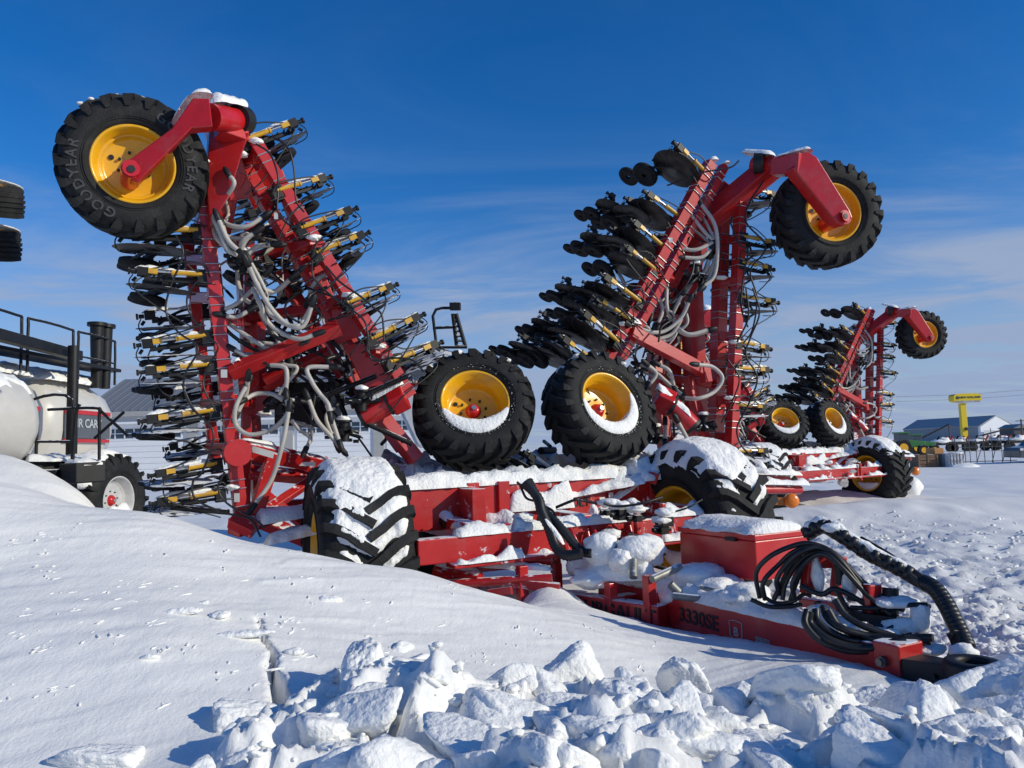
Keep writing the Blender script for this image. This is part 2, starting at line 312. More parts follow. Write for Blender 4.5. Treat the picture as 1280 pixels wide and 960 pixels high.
def HF(x, y):
    x = np.asarray(x, float); y = np.asarray(y, float); z = H0(x, y); near = (1-sstep(9, 14, y))
    z = z+near*.018*fbm(x*.9, y*.9, 0, 3)*sstep(2, 3, y)
    # wind-packed ripple, stretched along the wind
    z = z+(near*.006)*fbm(x*2.2+y*1.2, (y*2-x)*4.0, 3., 3)*(y > 2)
    rm = rubmask(x, y)*(y > 1.2)
    z = z+rm*(.07+.13*fbm(x*2.6, y*2.6, 1., 2)+.16*(.5-np.abs(fbm(x*4.2+.6*vnoise(x*3, y*3), y*4.2, 2., 4)))+.022*fbm(x*20, y*20, 4., 3))
    rg = rough_mask(x, y); z = z+rg*(.045*fbm(x*5, y*5, 5., 3)+.05*np.abs(fbm(x*15, y*15, 6., 3))+.03*fbm(x*2, y*2, 9., 2))
    z = z+near*.010*np.maximum(0, vnoise(x*1.3+y*.8, (y*1.5-x)*9.0, 12.)-.25)*(vnoise(x*1.1, y*1.1, 13.) > 0)*(y > 2)
    far = sstep(9, 15, y)
    z = z+far*(.05*fbm(x*.45, y*.25, 7., 3)*(1-sstep(60, 120, y))+.03*fbm(x*2.2, y*1.3, 8., 3)*(1-sstep(30, 60, y)))
    # low smooth drifts on the right, and the one in front of the farther drill
    z = z+.38*np.exp(-((y-17.5-.05*x)/1.5)**2)*sstep(3, 7, x)*(1-sstep(16, 22, x))
    z = z+.45*np.exp(-((y-21.5)/1.6)**2-((x-8.2)/3.2)**2)
    return z
def ray_hit(px, py, ymin=2.0, ymax=9.0):
    ys = np.arange(ymin, ymax, .01); o = at(px, py, 1.0); d = np.array(o)-np.array((0, 0, CAMH))
    X = d[0]*ys; Zr = CAMH+d[2]*ys; h = HF(X, ys); k = np.nonzero(Zr <= h)[0]
    i = k[0] if len(k) else len(ys)-1
    return Vector((X[i], ys[i], h[i]))
def axis_pts(a, b, step, far, g_):
    v = list(np.arange(a, b, step)); s_ = step; x = v[-1]
    while x < far: s_ *= g_; x += s_; v.append(x)
    s_ = step; x = a; lo_ = []
    while x > -(far if a < 0 else 60): s_ *= g_*1.02; x -= s_; lo_.append(x)
    return np.array(lo_[::-1]+v)
gx = axis_pts(-3.4, 4.3, .019, 4000, 1.032); gy = axis_pts(2.3, 6.6, .017, 6000, 1.017)
GX, GY = np.meshgrid(gx, gy); GZ = HF(GX, GY)
# the crack in the drift
cpts = [ray_hit(a, b) for a, b in CRK]
cxy = np.array([(q.x, q.y) for q in cpts]); wd = np.interp(np.arange(len(cxy)), [0, 2, 3, 5, 6], [.006, .012, .022, .036, .012])
for i in range(len(cxy)-1):
    a, b = cxy[i], cxy[i+1]; ab = b-a; t_ = np.clip(((GX-a[0])*ab[0]+(GY-a[1])*ab[1])/(ab@ab), 0, 1)
    dd = np.hypot(GX-a[0]-t_*ab[0], GY-a[1]-t_*ab[1]); w_ = wd[i]+(wd[i+1]-wd[i])*t_
    GZ = GZ-.16*(dd < w_)
nx, ny = len(gx), len(gy)
me = bpy.data.meshes.new('snow_ground'); V = np.c_[GX.ravel(), GY.ravel(), GZ.ravel()]
idx = np.arange(nx*ny).reshape(ny, nx); q = np.stack([idx[:-1, :-1], idx[:-1, 1:], idx[1:, 1:], idx[1:, :-1]], -1).reshape(-1, 4)
me.vertices.add(len(V)); me.vertices.foreach_set('co', V.ravel()); me.loops.add(q.size); me.loops.foreach_set('vertex_index', q.ravel().astype(np.int32))
me.polygons.add(len(q)); me.polygons.foreach_set('loop_start', (np.arange(len(q))*4).astype(np.int32)); me.polygons.foreach_set('loop_total', np.full(len(q), 4, np.int32))
me.polygons.foreach_set('use_smooth', np.ones(len(q), bool)); me.update(calc_edges=True); me.materials.append(SG)
go = bpy.data.objects.new('snow_ground', me); col.objects.link(go); go['kind'] = 'structure'; go['label'] = 'snow covered yard with a wind packed drift sloping down to the hitch'

# ------------------------------------------------------------------ snow rubble
mb = MB(); rng = random.Random(5)
def rrot(r_=rng): return Matrix.Rotation(r_.uniform(0, 6.28), 4, 'Z') @ Matrix.Rotation(r_.uniform(-.7, .7), 4, 'X') @ Matrix.Rotation(r_.uniform(-.7, .7), 4, 'Y')
cnt = 0
while cnt < 520:
    y = rng.uniform(2.2, 4.9); x = rng.uniform(-2.2, 3.6)
    px = 640+F*x/y
    if px < 150 or px > 1400 or (1030 < px < 1235 and y > 3.55): continue
    m_ = float(rubmask(np.array(x), np.array(y)))
    if m_ < .5: 
        if rng.random() > .012: continue
    s_ = .025+.115*rng.random()**3.0
    if px < 330: s_ *= .6
    h = float(HF(np.array(x), np.array(y)))
    blob(mb, (x, y, h-s_*.32), s_*rng.uniform(1.0, 2.4), s_*rng.uniform(.8, 1.3), s_*rng.uniform(.4, 1.0), seed=cnt, sub=4 if s_ > .06 else 3, amp=.07, cut=9, rot=rrot(), fine=.045); cnt += 1
for k in range(1500):                              # fine crumbs between the lumps
    y = rng.uniform(2.3, 4.6); x = rng.uniform(-1.6, 3.4); px = 640+F*x/y
    if px < 200 or float(rubmask(np.array(x), np.array(y-.12))) < .4: continue
    s_ = .006+.016*rng.random()**2
    blob(mb, (x, y, float(HF(np.array(x), np.array(y)))+s_*.4), s_*1.4, s_, s_*.8, seed=k, sub=1, amp=.3)
for k in range(3000):                               # crumbs and trampled granules
    y = 5.2+13*rng.random()**1.4; x = rng.uniform(1.2, 3+.62*y)
    if float(rough_mask(np.array(x), np.array(y))) < .5: continue
    s_ = .010+.045*rng.random()**2.2
    blob(mb, (x, y, float(HF(np.array(x), np.array(y)))), s_*1.3, s_, s_*.8, seed=k, sub=1, amp=.3, cut=5)
for k in range(150):                               # little wind-blown bits on the drift, in short trails
    px = rng.uniform(0, 900); py = rng.uniform(660, 900); q = ray_hit(px, py, 2.3, 5.6)
    if q.y > 5.5 or rubmask(np.array(q.x), np.array(q.y)) > .3: continue
    for j in range(rng.randint(1, 4)):
        s_ = rng.uniform(.002, .007)
        xx = q.x+rng.gauss(0, .03); yy = q.y+rng.gauss(0, .04)
        blob(mb, (xx, yy, float(HF(np.array(xx), np.array(yy)))), s_*rng.uniform(2, 7), s_, s_*.6, seed=k+j, sub=2, amp=.35, rot=Matrix.Rotation(rng.uniform(.6, 2.4), 4, 'Z'))
o = mb.build('snow_rubble', SNW); tag(o, 'broken lumps and crumbs of ploughed snow along the front of the drift', 'snow', kind='stuff')
# the big broken slabs, each a thing
blocks = [
 ((325, 905), (.25, .10, .10), .5, .25, 9, 'flat tilted snow slab lying at the lower end of the crack', 3.05),
 ((455, 880), (.13, .15, .26), .2, .0, 8, 'pointed upright snow block rising highest from the rubble', 3.25),
 ((418, 885), (.07, .09, .12), -.3, .3, 7, 'dark shaded snow block leaning against the pointed one', 3.45),
 ((522, 925), (.14, .12, .13), .7, .1, 8, 'rounded snow lump right of the pointed block', 2.9),
 ((715, 850), (.22, .10, .17), .2, -.5, 8, 'large curved snow slab propped up with a deep shadow beside it', 3.7),
 ((775, 885), (.17, .14, .15), -.4, .2, 9, 'blunt snow boulder in front of the curved slab', 3.3),
 ((850, 855), (.09, .14, .17), .5, -.4, 8, 'narrow snow block standing on edge near the red tongue', 3.9),
 ((930, 905), (.32, .10, .09), -.45, .15, 9, 'long flat snow slab lying slanted across the rubble', 3.35),
 ((1075, 905), (.16, .14, .17), .2, .2, 8, 'rounded snow boulder below the end of the red tongue', 3.5),
 ((1222, 895), (.22, .14, .10), .25, -.2, 9, 'broad snow slab in front of the hitch ring', 3.5),
 ((1255, 905), (.20, .18, .28), -.2, .2, 8, 'tall snow block at the right end of the rubble', 3.7),
 ((1190, 925), (.08, .07, .12), .3, .3, 7, 'small pointed snow chunk before the broad slab', 3.1),
 ((130, 950), (.20, .09, .06), .1, .15, 8, 'low flat snow slab by itself left of the rubble', 2.75),
 ((1000, 880), (.20, .07, .08), .6, .1, 8, 'angular snow slab lying against the bank under the tongue', 3.95),
 ((640, 935), (.20, .14, .13), .5, .1, 9, 'wide snow lump low in the middle of the rubble', 2.85),
 ((860, 945), (.24, .14, .15), .1, -.1, 9, 'heavy snow lump in front of the long slanted slab', 2.8),
]
for i, ((px, py), (a, b, c), rz, rx, ct, lab, Y) in enumerate(blocks):
    q = at(px, py, Y); mb = MB()
    blob(mb, q, a, b, c, seed=i*7+3, sub=5, amp=.07, cut=ct+3, rot=Matrix.Rotation(rz, 4, 'Z') @ Matrix.Rotation(rx, 4, 'Y'), fine=.045)
    tag(mb.build('snow_block', SNW, org=q), lab, 'snow block', 'snow blocks in the rubble')
for (px, py, a, b, lab) in [(228, 768, .10, .02, 'small thin flake of snow lying alone on the drift'), (302, 797, .15, .035, 'thin flat snow slab lying across the crack'), (275, 772, .05, .05, 'rounded crust of snow beside the crack top'), (368, 818, .045, .03, 'little pale snow chip right of the crack')]:
    q = ray_hit(px, py); mb = MB(); blob(mb, q+Vector((0, 0, .012)), a, b, .018, seed=px, sub=4, amp=.15, rot=Matrix.Rotation(.2, 4, 'Z')); tag(mb.build('snow_chip', SNW, org=q), lab, 'snow chip', 'thin snow chips on the drift')

# ------------------------------------------------------------------ wheels
def wheel(parent, c, n_, R, Wd, rr, dish=-.02, hub='red', name='wheel', nl=21, spin=0, lettering=False, lug=.042, phase=0):
    c = Vector(c); ax = Vector(n_).normalized(); ref = Z; e1 = (ref-ax*ref.dot(ax)).normalized(); e2 = ax.cross(e1)
    def P_(r, a, z): a += spin; return c+ax*z+(e1*math.cos(a)+e2*math.sin(a))*r
    h = Wd/2
    rim = MB()
    rim.rev([(rr*1.04, h*.80), (rr*1.06, h*.86), (rr*1.02, h*.90), (rr*.97, h*.86), (rr*.95, h*.72), (rr*.90, h*.66), (rr*.885, h*.40), (rr*.83, h*.34), (rr*.82, dish+.05), (rr*.80, dish+.012), (rr*.72, dish), (rr*.30, dish+.012), (0.0001, dish+.012)], c, ax, 64)
    rim.rev([(rr*.80, dish-.02), (rr*.83, -h*.3), (rr*.9, -h*.66), (rr*.97, -h*.86), (rr*1.03, -h*.9), (rr*1.06, -h*.86), (rr*1.04, -h*.8), (rr*.98, -h*.5), (rr*.9, 0), (rr*.98, h*.5), (rr*1.04, h*.8)], c, ax, 64)
    rim.rev([(rr*.8, dish-.02), (0.0001, dish-.02)], c, ax, 64)
    rm = rim.build(name, YEL, parent)
    ty = MB(); b_ = rr*1.03
    ty.rev([(b_, h*.78), (b_+.01, h*.90), (b_+(R-b_)*.12, h*.97), (b_+(R-b_)*.30, h*1.02), (b_+(R-b_)*.50, h*1.03), (b_+(R-b_)*.68, h*.98), (R-lug*1.9, h*.88), (R-lug*1.15, h*.74), (R-lug*1.0, h*.4), (R-lug*.9, 0), (R-lug*1.0, -h*.4), (R-lug*1.15, -h*.74), (R-lug*1.9, -h*.88), (b_+(R-b_)*.68, -h*.98), (b_+(R-b_)*.5, -h*1.03), (b_+(R-b_)*.3, -h*1.02), (b_+.01, -h*.9), (b_, -h*.78)], c, ax, 84)
    for q_ in (.18, .24): ty.rev([(b_+(R-b_)*q_-.004, h*1.0), (b_+(R-b_)*q_, h*1.035), (b_+(R-b_)*q_+.004, h*1.0)], c, ax, 72)
    st = 2*math.pi/nl
    for sgn in (1, -1):
        for k in range(nl):
            a0 = k*st+(st/2 if sgn < 0 else 0)+phase
            path = [(-.03*sgn, R-.002, a0, .030), (.25*h*sgn, R, a0+.10, .031), (.5*h*sgn, R-.004, a0+.20, .034), (.76*h*sgn, R-.012, a0+.27, .038), (.93*h*sgn, R-.030, a0+.30, .040), (.985*h*sgn, R-.075*R/.7, a0+.31, .036), (1.01*h*sgn, R-.15*R/.7, a0+.315, .016)]
            vs = []
            for i, (z_, r_, a_, wdt) in enumerate(path):
                dz = path[min(i+1, 6)][0]-path[max(i-1, 0)][0]
                wa = wdt/r_; wz = 0
                if i <= 3: wz = -.020*sgn
                low = lug*1.5 if i < 5 else .0
                zl = z_ if i < 4 else z_-.04*sgn
                zt = z_+(.018*sgn if i >= 4 else 0)
                vs += [P_(r_-low-.01, a_-wa*1.25, zl-wz*1.2), P_(r_, a_-wa, zt-wz), P_(r_, a_+wa, zt+wz), P_(r_-low-.01, a_+wa*1.25, zl+wz*1.2)]
            fs = [(0, 1, 2, 3), (24, 27, 26, 25)]
            for i in range(6):
                o_ = i*4
                fs += [(o_, o_+4, o_+5, o_+1), (o_+1, o_+5, o_+6, o_+2), (o_+2, o_+6, o_+7, o_+3)]
            ty.add(vs, fs, False)
    to = ty.build('tyre', RUB, rm)
    if lettering:
        for word, am in (('GOODYEAR', 2.05), ('GOODYEAR', -1.2)):
            vs, fs = text_mesh(word, .125, .004, True, 1.25); r_m = b_+(R-b_)*.46
            out = []; tm = MB()
            for v in vs:
                a_ = -v.x/r_m+am; out.append(P_(r_m+v.y, a_-spin, h*1.03+.004+v.z))
            tm.add(out, fs); tm.build('sidewall_lettering', mat('raised_rubber', (.05, .05, .052), .6), rm)
    hb = MB(); hm = REDC
    hb.rev([(rr*.24, dish+.01), (rr*.24, dish+.025), (rr*.20, dish+.04), (rr*.17, dish+.08), (rr*.10, dish+.09), (.0001, dish+.09)], c, ax, 28)
    hb.build('hub', hm, rm)
    for k in range(8):
        nb = MB(); q0 = P_(rr*.40, k*math.pi/4+.2, dish+.01); nb.cyl(q0, q0+ax*.03, .014, 6); nb.build('wheel_nut', DRK, rm)
    nb = MB()
    nb.cyl(c+ax*(dish+.085), c+ax*(dish+.12), rr*.075, 12)
    nb.build('spindle_cap', CHR, rm)
    hl = MB(); q0 = P_(rr*.60, 1.1, dish+.002); hl.cyl(q0, q0+ax*.012, rr*.07, 20); hl.build('valve_hole', DRK, rm)
    return rm, P_
# ------------------------------------------------------------------ the drill
CB = Vector((.42, 8.31, 0))
drill = empty('seed_drill', CB)
tag(drill, 'large red folded seed drill half buried behind the drift, its tongue towards the viewer', 'seed drill', 'folded red seed drills')
snow = MB()      # snow lying on the drill
LT = dict(); near_only = []
sw = []
# wheels: n = face direction
w1, PW1 = wheel(drill, at(168, 211, 7.05), (.40, -.89, -.12), .66, .46, .345, dish=.03, lettering=True, nl=20, spin=.1)
w2, PW2 = wheel(drill, at(592, 512, 8.6), (.14, -.90, .42), .685, .50, .365, dish=-.06, nl=21)
w3, PW3 = wheel(drill, at(749, 512, 9.05), (.50, -.80, .34), .685, .50, .365, dish=-.06, nl=21, spin=.4)
w4, PW4 = wheel(drill, at(1032, 270, 9.9), (.12, -.98, -.05), .70, .46, .365, dish=.03, nl=21, spin=.2)
WL = Vector((-1.50, 7.25, .90)); nL = Vector((-.93, -.37, 0)).normalized()
w5, PW5 = wheel(drill, WL, nL, .86, .80, .44, dish=-.1, nl=22, spin=0, lug=.055)
WR = Vector((2.08, 8.85, .90)); nR = Vector((-.87, -.49, 0)).normalized()
w6, PW6 = wheel(drill, WR, nR, .91, .80, .46, dish=.0, nl=22, spin=.1, lug=.055)
# rear inner pair of transport tyres behind, seen between
w7, _ = wheel(drill, WL+T*-1.9+A*1.5, nL, .8, .6, .42, nl=20, lug=.05)

# snow sheets on the two transport tyres
def tyre_snow(c, nrm, R, Wd, a_front, a_back, lug, seed, thick0=.05, power=1.0, side=1.12):
    ax = Vector(nrm).normalized(); fw = ax.cross(Z).normalized()
    if fw.dot(T) < 0: fw = -fw
    na, nw = 150, 60; aa = np.linspace(-a_back, a_front, na); ww = np.linspace(-side, side, nw); Aq, Wq = np.meshgrid(aa, ww, indexing='ij')
    af = np.where(Aq > 0, Aq/a_front, -Aq/a_back)
    cr = -.11*R*np.clip(np.abs(Wq)-.62, 0, 1)**1.4*3.0
    sw_ = fbm(Aq*4+seed, Wq*2.2, 0, 3); fn = fbm(Aq*9, Wq*4+seed, 2, 3)
    th = lug*.95+thick0*(1-af**1.3)*(1-.3*np.abs(Wq)) - (lug*1.25+.03)*np.clip(af, 0, 1)**1.15*(1+.5*sw_)+.006*fn+.006*fbm(Aq*34, Wq*16, 7, 2)
    th = th+.055*(np.maximum(0, af-.3))*(np.cos(Aq*22*1.0+np.abs(Wq)*6.6+seed))*1.0
    th = th-.10*np.clip(np.abs(Wq)-.80-.10*sw_, 0, 1)*3
    th = th-.12*sstep(.86, 1.0, af+.12*sw_)
    rr_ = R-lug+th+cr
    X = np.array(c)[None, None, :]+np.array(ax)[None, None, :]*(Wq*Wd/2*.93)[..., None]+(np.array(fw)[None, None, :]*np.sin(Aq)[..., None]+np.array(Z)[None, None, :]*np.cos(Aq)[..., None])*rr_[..., None]
    keep = th > -.004
    vs = X.reshape(-1, 3).tolist(); fs = []
    for i in range(na-1):
        for j in range(nw-1):
            if keep[i, j] or keep[i+1, j] or keep[i, j+1] or keep[i+1, j+1]:
                k = i*nw+j; fs.append((k, k+1, k+nw+1, k+nw))
    snow.add(vs, fs, True)
tyre_snow(WL, nL, .86, .80, 1.95, 1.0, .055, 1.3, thick0=.065)
tyre_snow(WR, nR, .91, .80, 1.45, 1.35, .055, 4.1, thick0=.12, side=1.2)
# snow packed in the rims of the two raised inner wheels
def rim_snow(PW, R, z0, mid, half, wmax, seed, top=None):
    n_ = 60; pts = []; m_ = 12; vs = []
    for i in range(n_+1):
        t_ = i/n_; a = mid-half+2*half*t_; w_ = wmax*math.sin(math.pi*t_)**.6+.004
        for j in range(m_):
            b = math.pi*2*j/m_
            k = 1+.10*float(fbm(a*9+seed, j*.8, 0, 3))
            vs.append(PW(R-w_*.45+math.cos(b)*w_*k, a, z0+math.sin(b)*w_*.42*k))
    fs = [(i*m_+j, i*m_+(j+1) % m_, (i+1)*m_+(j+1) % m_, (i+1)*m_+j) for i in range(n_) for j in range(m_)]
    snow.add(vs, fs, True)
for PW, sp, half, wm in ((PW2, 0, 1.35, .095), (PW3, .4, 1.85, .085)):
    rim_snow(PW, .375, .215, math.pi-sp+(0 if sp == 0 else .1), half, wm, 3)
    rim_snow(PW, .345, .12, math.pi-sp, half*.75, wm*.9, 5)
    rs_ = random.Random(4)
    for k in range(120):                       # grains stuck on the sidewall
        a = (math.pi-sp)+rs_.gauss(0, 1.3)+(.0 if sp == 0 else 0); r_ = .40+abs(rs_.gauss(0, .035)); blob(snow, PW(r_, a, .250), .006*rs_.random()+.002, .003, .004, seed=k, sub=1)
rim_snow(PW6, .40, .30, math.pi-.1, .9, .10, 8); rim_snow(PW5, .40, .30, math.pi, .6, .08, 8)
for PW, sp in ((PW2, 0), (PW3, .4), (PW1, .1), (PW4, .2)):        # lumps held between lugs near the top
    rs_ = random.Random(int(sp*10)+2)
    for k in range(26):
        a = rs_.uniform(-1.5, .9)-sp
        if sp in (.1, .2) and rs_.random() < .7: continue
        zz = .5 if sp == .1 else 1; blob(snow, PW(.655, a, rs_.uniform(-.22, .2)), .05*zz, .04*zz, .03*zz, seed=k, sub=2, amp=.3)

def hose(pts, r, mt, par=None, name='hose', ribs=0, k=6, store=None):
    m_ = MB(); P8 = smooth_pts(pts, k); m_.tube(P8, r, 8, ribs=ribs)
    if mt is HOSE:      # clamped black couplers at both ends
        for a, b_ in ((P8[0], P8[1]), (P8[-1], P8[-2])):
            d = (a-b_).normalized(); m_.tube([a-d*.03, a-d*.025, a+d*.06, a+d*.10], [r*1.1, r*1.35, r*1.35, r*.7], 8, mi=1)
    o = m_.build(name, [mt, DRK] if mt is HOSE else mt, par or drill)
    if store is not None: store.append(o)
    return o
# opener prototypes -------------------------------------------------------------
def opener(parent, M4, sgn, kind=0, sc=1.0):
    key = (sgn, kind)
    if key not in LT:
        b = MB(); y = lambda v: v*sgn
        def v3(a, bb, c): return (a, bb*sgn, c)
        # clamp and parallel link
        b.box(v3(-.01, 0, 0), .10, .13, .16); b.box(v3(.045, .0, -.055), .03, .17, .03)
        for q in (-.07, .07): b.tube([v3(-.13, q, -.06), v3(.05, q, -.06), v3(.055, q, .06), v3(-.13, q, .06)], .007, 6, cap=False)
        b.beam(v3(.03, .03, .045), v3(.50, .03, .055), .030, .045, side=(0, 0, 1))
        b.beam(v3(.03, .03, .005), v3(.46, .09, .025), .020, .035, side=(0, 0, 1))
        b.box(v3(.545, -.02, .0), .10, .09, .085); b.box(v3(.50, .0, .05), .06, .10, .05)
        b.cyl(v3(.60, -.03, .01), v3(.65, -.03, .01), .022, 10); b.cyl(v3(.655, -.03, .01), v3(.675, -.03, .01), .032, 10)
        b.cyl(v3(.60, .03, .05), v3(.63, .03, .09), .016, 8)
        b.tube(smooth_pts([v3(.63, .0, .03), v3(.66, .0, .10), v3(.63, .04, .17), v3(.50, .10, .175)], 4), .006, 6)
        # trailing arm and its bits
        b.beam(v3(.14, .04, .06), v3(.42, .55, .10), .03, .05, side=(0, 0, 1)); b.beam(v3(.42, .55, .10), v3(.50, .86, .10), .03, .045, side=(0, 0, 1))
        b.beam(v3(.40, .10, .13), v3(.56, .50, .15), .02, .03, side=(0, 0, 1)); b.box(v3(.30, .26, .03), .10, .12, .06)
        b.prism([v3(.50, .22, .09), v3(.63, .30, .09), v3(.60, .38, .09), v3(.48, .34, .09)], (0, 0, .012))
        b.tube(smooth_pts([v3(.05, .06, -.02), v3(.16, .16, -.07), v3(.32, .18, -.02), v3(.46, .26, .06)], 4), .016, 7)
        for q in (.30, .36, .44): b.cyl(v3(q, .0, .02), v3(q, .07, .02), .010, 6)
        d = MB(); c_ = (.36, .13*sgn, .125); axd = Vector((.06, .10*sgn, 1)).normalized()
        d.rev([(.0001, -.030), (.06, -.030), (.075, -.012), (.20, -.010), (.325, -.001), (.33, .002), (.325, .004), (.2, .004), (.075, .002), (.06, .018), (.0001, .018)], c_, axd, 36)
        yc = MB(); yc.cyl(v3(.03, -.055, -.03), v3(.275, -.055, -.02), .027, 12); yc.cyl(v3(.265, -.055, -.02), v3(.285, -.055, -.02), .033, 12)
        yc.box(v3(.455, -.055, -.008), .085, .04, .05); yc.cyl(v3(.0, -.055, -.03), v3(.04, -.055, -.03), .020, 10)
        rd = MB(); rd.cyl(v3(.28, -.055, -.02), v3(.44, -.055, -.012), .012, 10); rd.cyl(v3(.10, .01, -.045), v3(.46, .01, -.03), .010, 8)
        pk = MB()
        for (cx_, cy_, r_, w_, zc_) in ((.47, .60, .185, .085, .15), (.52, .90, .15, .06, .12)):
            pk.rev([(.03, -w_*.3), (r_*.6, -w_*.35), (r_*.8, -w_*.5), (r_*.97, -w_*.35), (r_, 0), (r_*.97, w_*.35), (r_*.8, w_*.5), (r_*.6, w_*.35), (.03, w_*.3)], (cx_, cy_*sgn, zc_), (0.15, .05, 1), 24)
        def M(mb_, nm):
            me_ = bpy.data.meshes.new(nm); me_.from_pydata([tuple(x) for x in mb_.v], [], mb_.f); me_.polygons.foreach_set('use_smooth', mb_.s); me_.update(); return me_
        LT[key] = [(M(b, 'opener'), BLK), (M(d, 'disc'), DISC), (M(yc, 'hydraulic_cylinder'), YCYL), (M(rd, 'rod'), CHR), (M(pk, 'packer_wheel'), RUBS)]
        for me_, mt in LT[key]: me_.materials.append(mt)
    o0 = None; base = Vector(parent['_o'])
    for i, (me_, mt) in enumerate(LT[key]):
        nm = ('opener', 'disc', 'hydraulic_cylinder', 'rod', 'packer_wheel')[i]
        if kind == 1 and nm in ('rod', 'hydraulic_cylinder'): continue
        o = bpy.data.objects.new(nm, me_); col.objects.link(o)
        if i == 0:
            o.parent = parent; MM = M4.copy(); MM.translation = MM.translation-base; o.matrix_local = MM; o0 = o
        else: o.parent = o0
    return o0
def place_opener(px, py, Y, dx, dy, sc=1.0, off=Vector((0, 0, 0)), snowy=True, kind=0, tilt=0):
    q = at(px, py, Y)+off; r = (px-640)/F
    u = (A*(dx/(.883-r*.469))+Z*(-dy)).normalized(); u = (u+T*random.uniform(-.10, .10)+Z*random.uniform(-.06, .06)).normalized(); sc = sc*random.uniform(.93, 1.05)
    tr = -T; tr = (tr-u*tr.dot(u)).normalized()
    v = u.cross(tr); sgn = 1
    if v.z > 0: v = -v; sgn = -1
    Yv = tr*sgn            # local +Y*sgn = trail
    M4 = Matrix((u, Yv, v)).transposed().to_4x4() @ Matrix.Scale(sc, 4); M4.translation = q
    opener(drill, M4, sgn, kind)
    if kind == 0:  # thin black lines like the hydraulic ones, tube to opener tip and back
        j = random.uniform
        hose([q-u*.07-tr*.06, q-u*.02-tr*.10+Z*j(.08, .2), q+u*.16*sc-tr*.09+Z*j(.08, .16), q+u*.40*sc-tr*.06+Z*.05, q+u*.52*sc-v*.03], .0075, BHOSE, name='opener_line', k=4)
        hose([q+u*.50*sc, q+u*j(.35, .6)-tr*.08-Z*j(.12, .25), q+u*j(.05, .2)-tr*.09-Z*j(.3, .5), q-u*.03-tr*.07-Z*j(.4, .55)], .0075, BHOSE, name='opener_line', k=5)
    if snowy:
        a = q+(u*.05 - v*.055)*sc; b_ = q+(u*.56 - v*.045)*sc
        if abs(u.z) < .8:
            snow_strip(snow, a-tr*.0, b_, .055, .030, seed=random.random()*99, gap=-.5, n_=14, m_=5)
            snow_strip(snow, q+(u*.48-v*.03)*sc, q+(u*.62-v*.035)*sc, .09, .035, seed=random.random()*99, n_=5, m_=5)
    return q, u
# left wing, upright section: tools point left
for i, (px, py, Y, sc) in enumerate([(247, 293, 7.45, 1.1), (252, 348, 7.45, 1.02), (258, 423, 7.5, 1.0), (262, 459, 7.5, 1.0), (266, 516, 7.5, .95), (270, 582, 7.5, .9), (274, 618, 7.5, .9), (252, 320, 8.3, 1), (258, 390, 8.3, 1), (268, 486, 8.3, .95), (276, 548, 8.3, .9), (282, 600, 8.3, .9)]):
    place_opener(px, py, Y, -1, .0 if i < 2 else .08 if i < 6 else .12, sc, kind=0 if i < 7 else 1)
# left wing, slanted section: tools point up to the right
for i, (px, py, sc) in enumerate([(308, 180, 1.0), (346, 243, 1.0), (377, 289, 1.0), (396, 320, 1.0), (434, 382, 1.0), (464, 427, 1.0), (487, 456, 1.0)]):
    place_opener(px, py, 7.45+.075*i, 55, -29, sc*.95)
    if i in (1, 3, 4, 5, 6): place_opener(px-4, py+22, 7.5+.075*i, 52, -24, sc*.85, off=-T*.75, kind=1)
    if i in (0, 2, 5): place_opener(px, py+8, 7.5+.075*i, 52, -26, sc*.9, off=-T*1.6, kind=1)
# right wing, upright section: tools point right
for i, (px, py, sc) in enumerate([(926, 240, 1.0), (926, 299, .95), (924, 331, .95), (922, 374, 1.0), (920, 430, 1.0), (919, 463, .97), (917, 508, .97), (915, 566, .97)]):
    place_opener(px, py, 10.15, 1, .02, sc)
    if i in (1, 3, 5, 6): place_opener(px-40, py+18, 10.6, 1, .05, .9, off=-T*.8, kind=1)
# right wing, slanted section: tools point up to the left, long stacks trailing away
for i, (px, py, sc, st) in enumerate([(880, 222, 1, 0), (848, 276, 1, 2), (828, 314, 1, 2), (816, 340, .9, 0), (796, 380, .95, 2), (784, 402, .9, 1), (768, 430, 1, 2), (742, 458, .95, 2)]):
    Y = 10.0-.1*i
    q, u = place_opener(px, py, Y, -37, -30, sc)
    for k in range(1, st+1):
        place_opener(px, py-2, Y, -37, -18+random.uniform(-5, 5), sc*(.9-.06*k), off=-T*(.26*k)+u*(.19*k), kind=1, snowy=False)
rz = random.Random(31)
for k in range(11): place_opener(300+rz.uniform(0, 40)+k*9, 250+k*24+rz.uniform(-12, 12), rz.uniform(8.3, 9.2), rz.choice([-40, 40]), rz.uniform(-25, 15), .85, kind=1, snowy=False)
for k in range(9): place_opener(880-rz.uniform(0, 30)-k*6, 270+k*26+rz.uniform(-12, 12), rz.uniform(10.4, 11.2), rz.choice([-40, 40]), rz.uniform(-25, 15), .9, kind=1, snowy=False)
# inner stacks lying between the two raised wheels
for (px, py, Y, dx, dy) in [(700, 600, 8.9, -40, -30), (735, 618, 8.9, -45, -40), (720, 450, 9.6, -40, -22), (690, 610, 9.4, -50, -28), (560, 585, 9.2, 40, -25), (620, 600, 9.3, -40, -10)]:
    place_opener(px, py, Y, dx, dy, .95, kind=1)

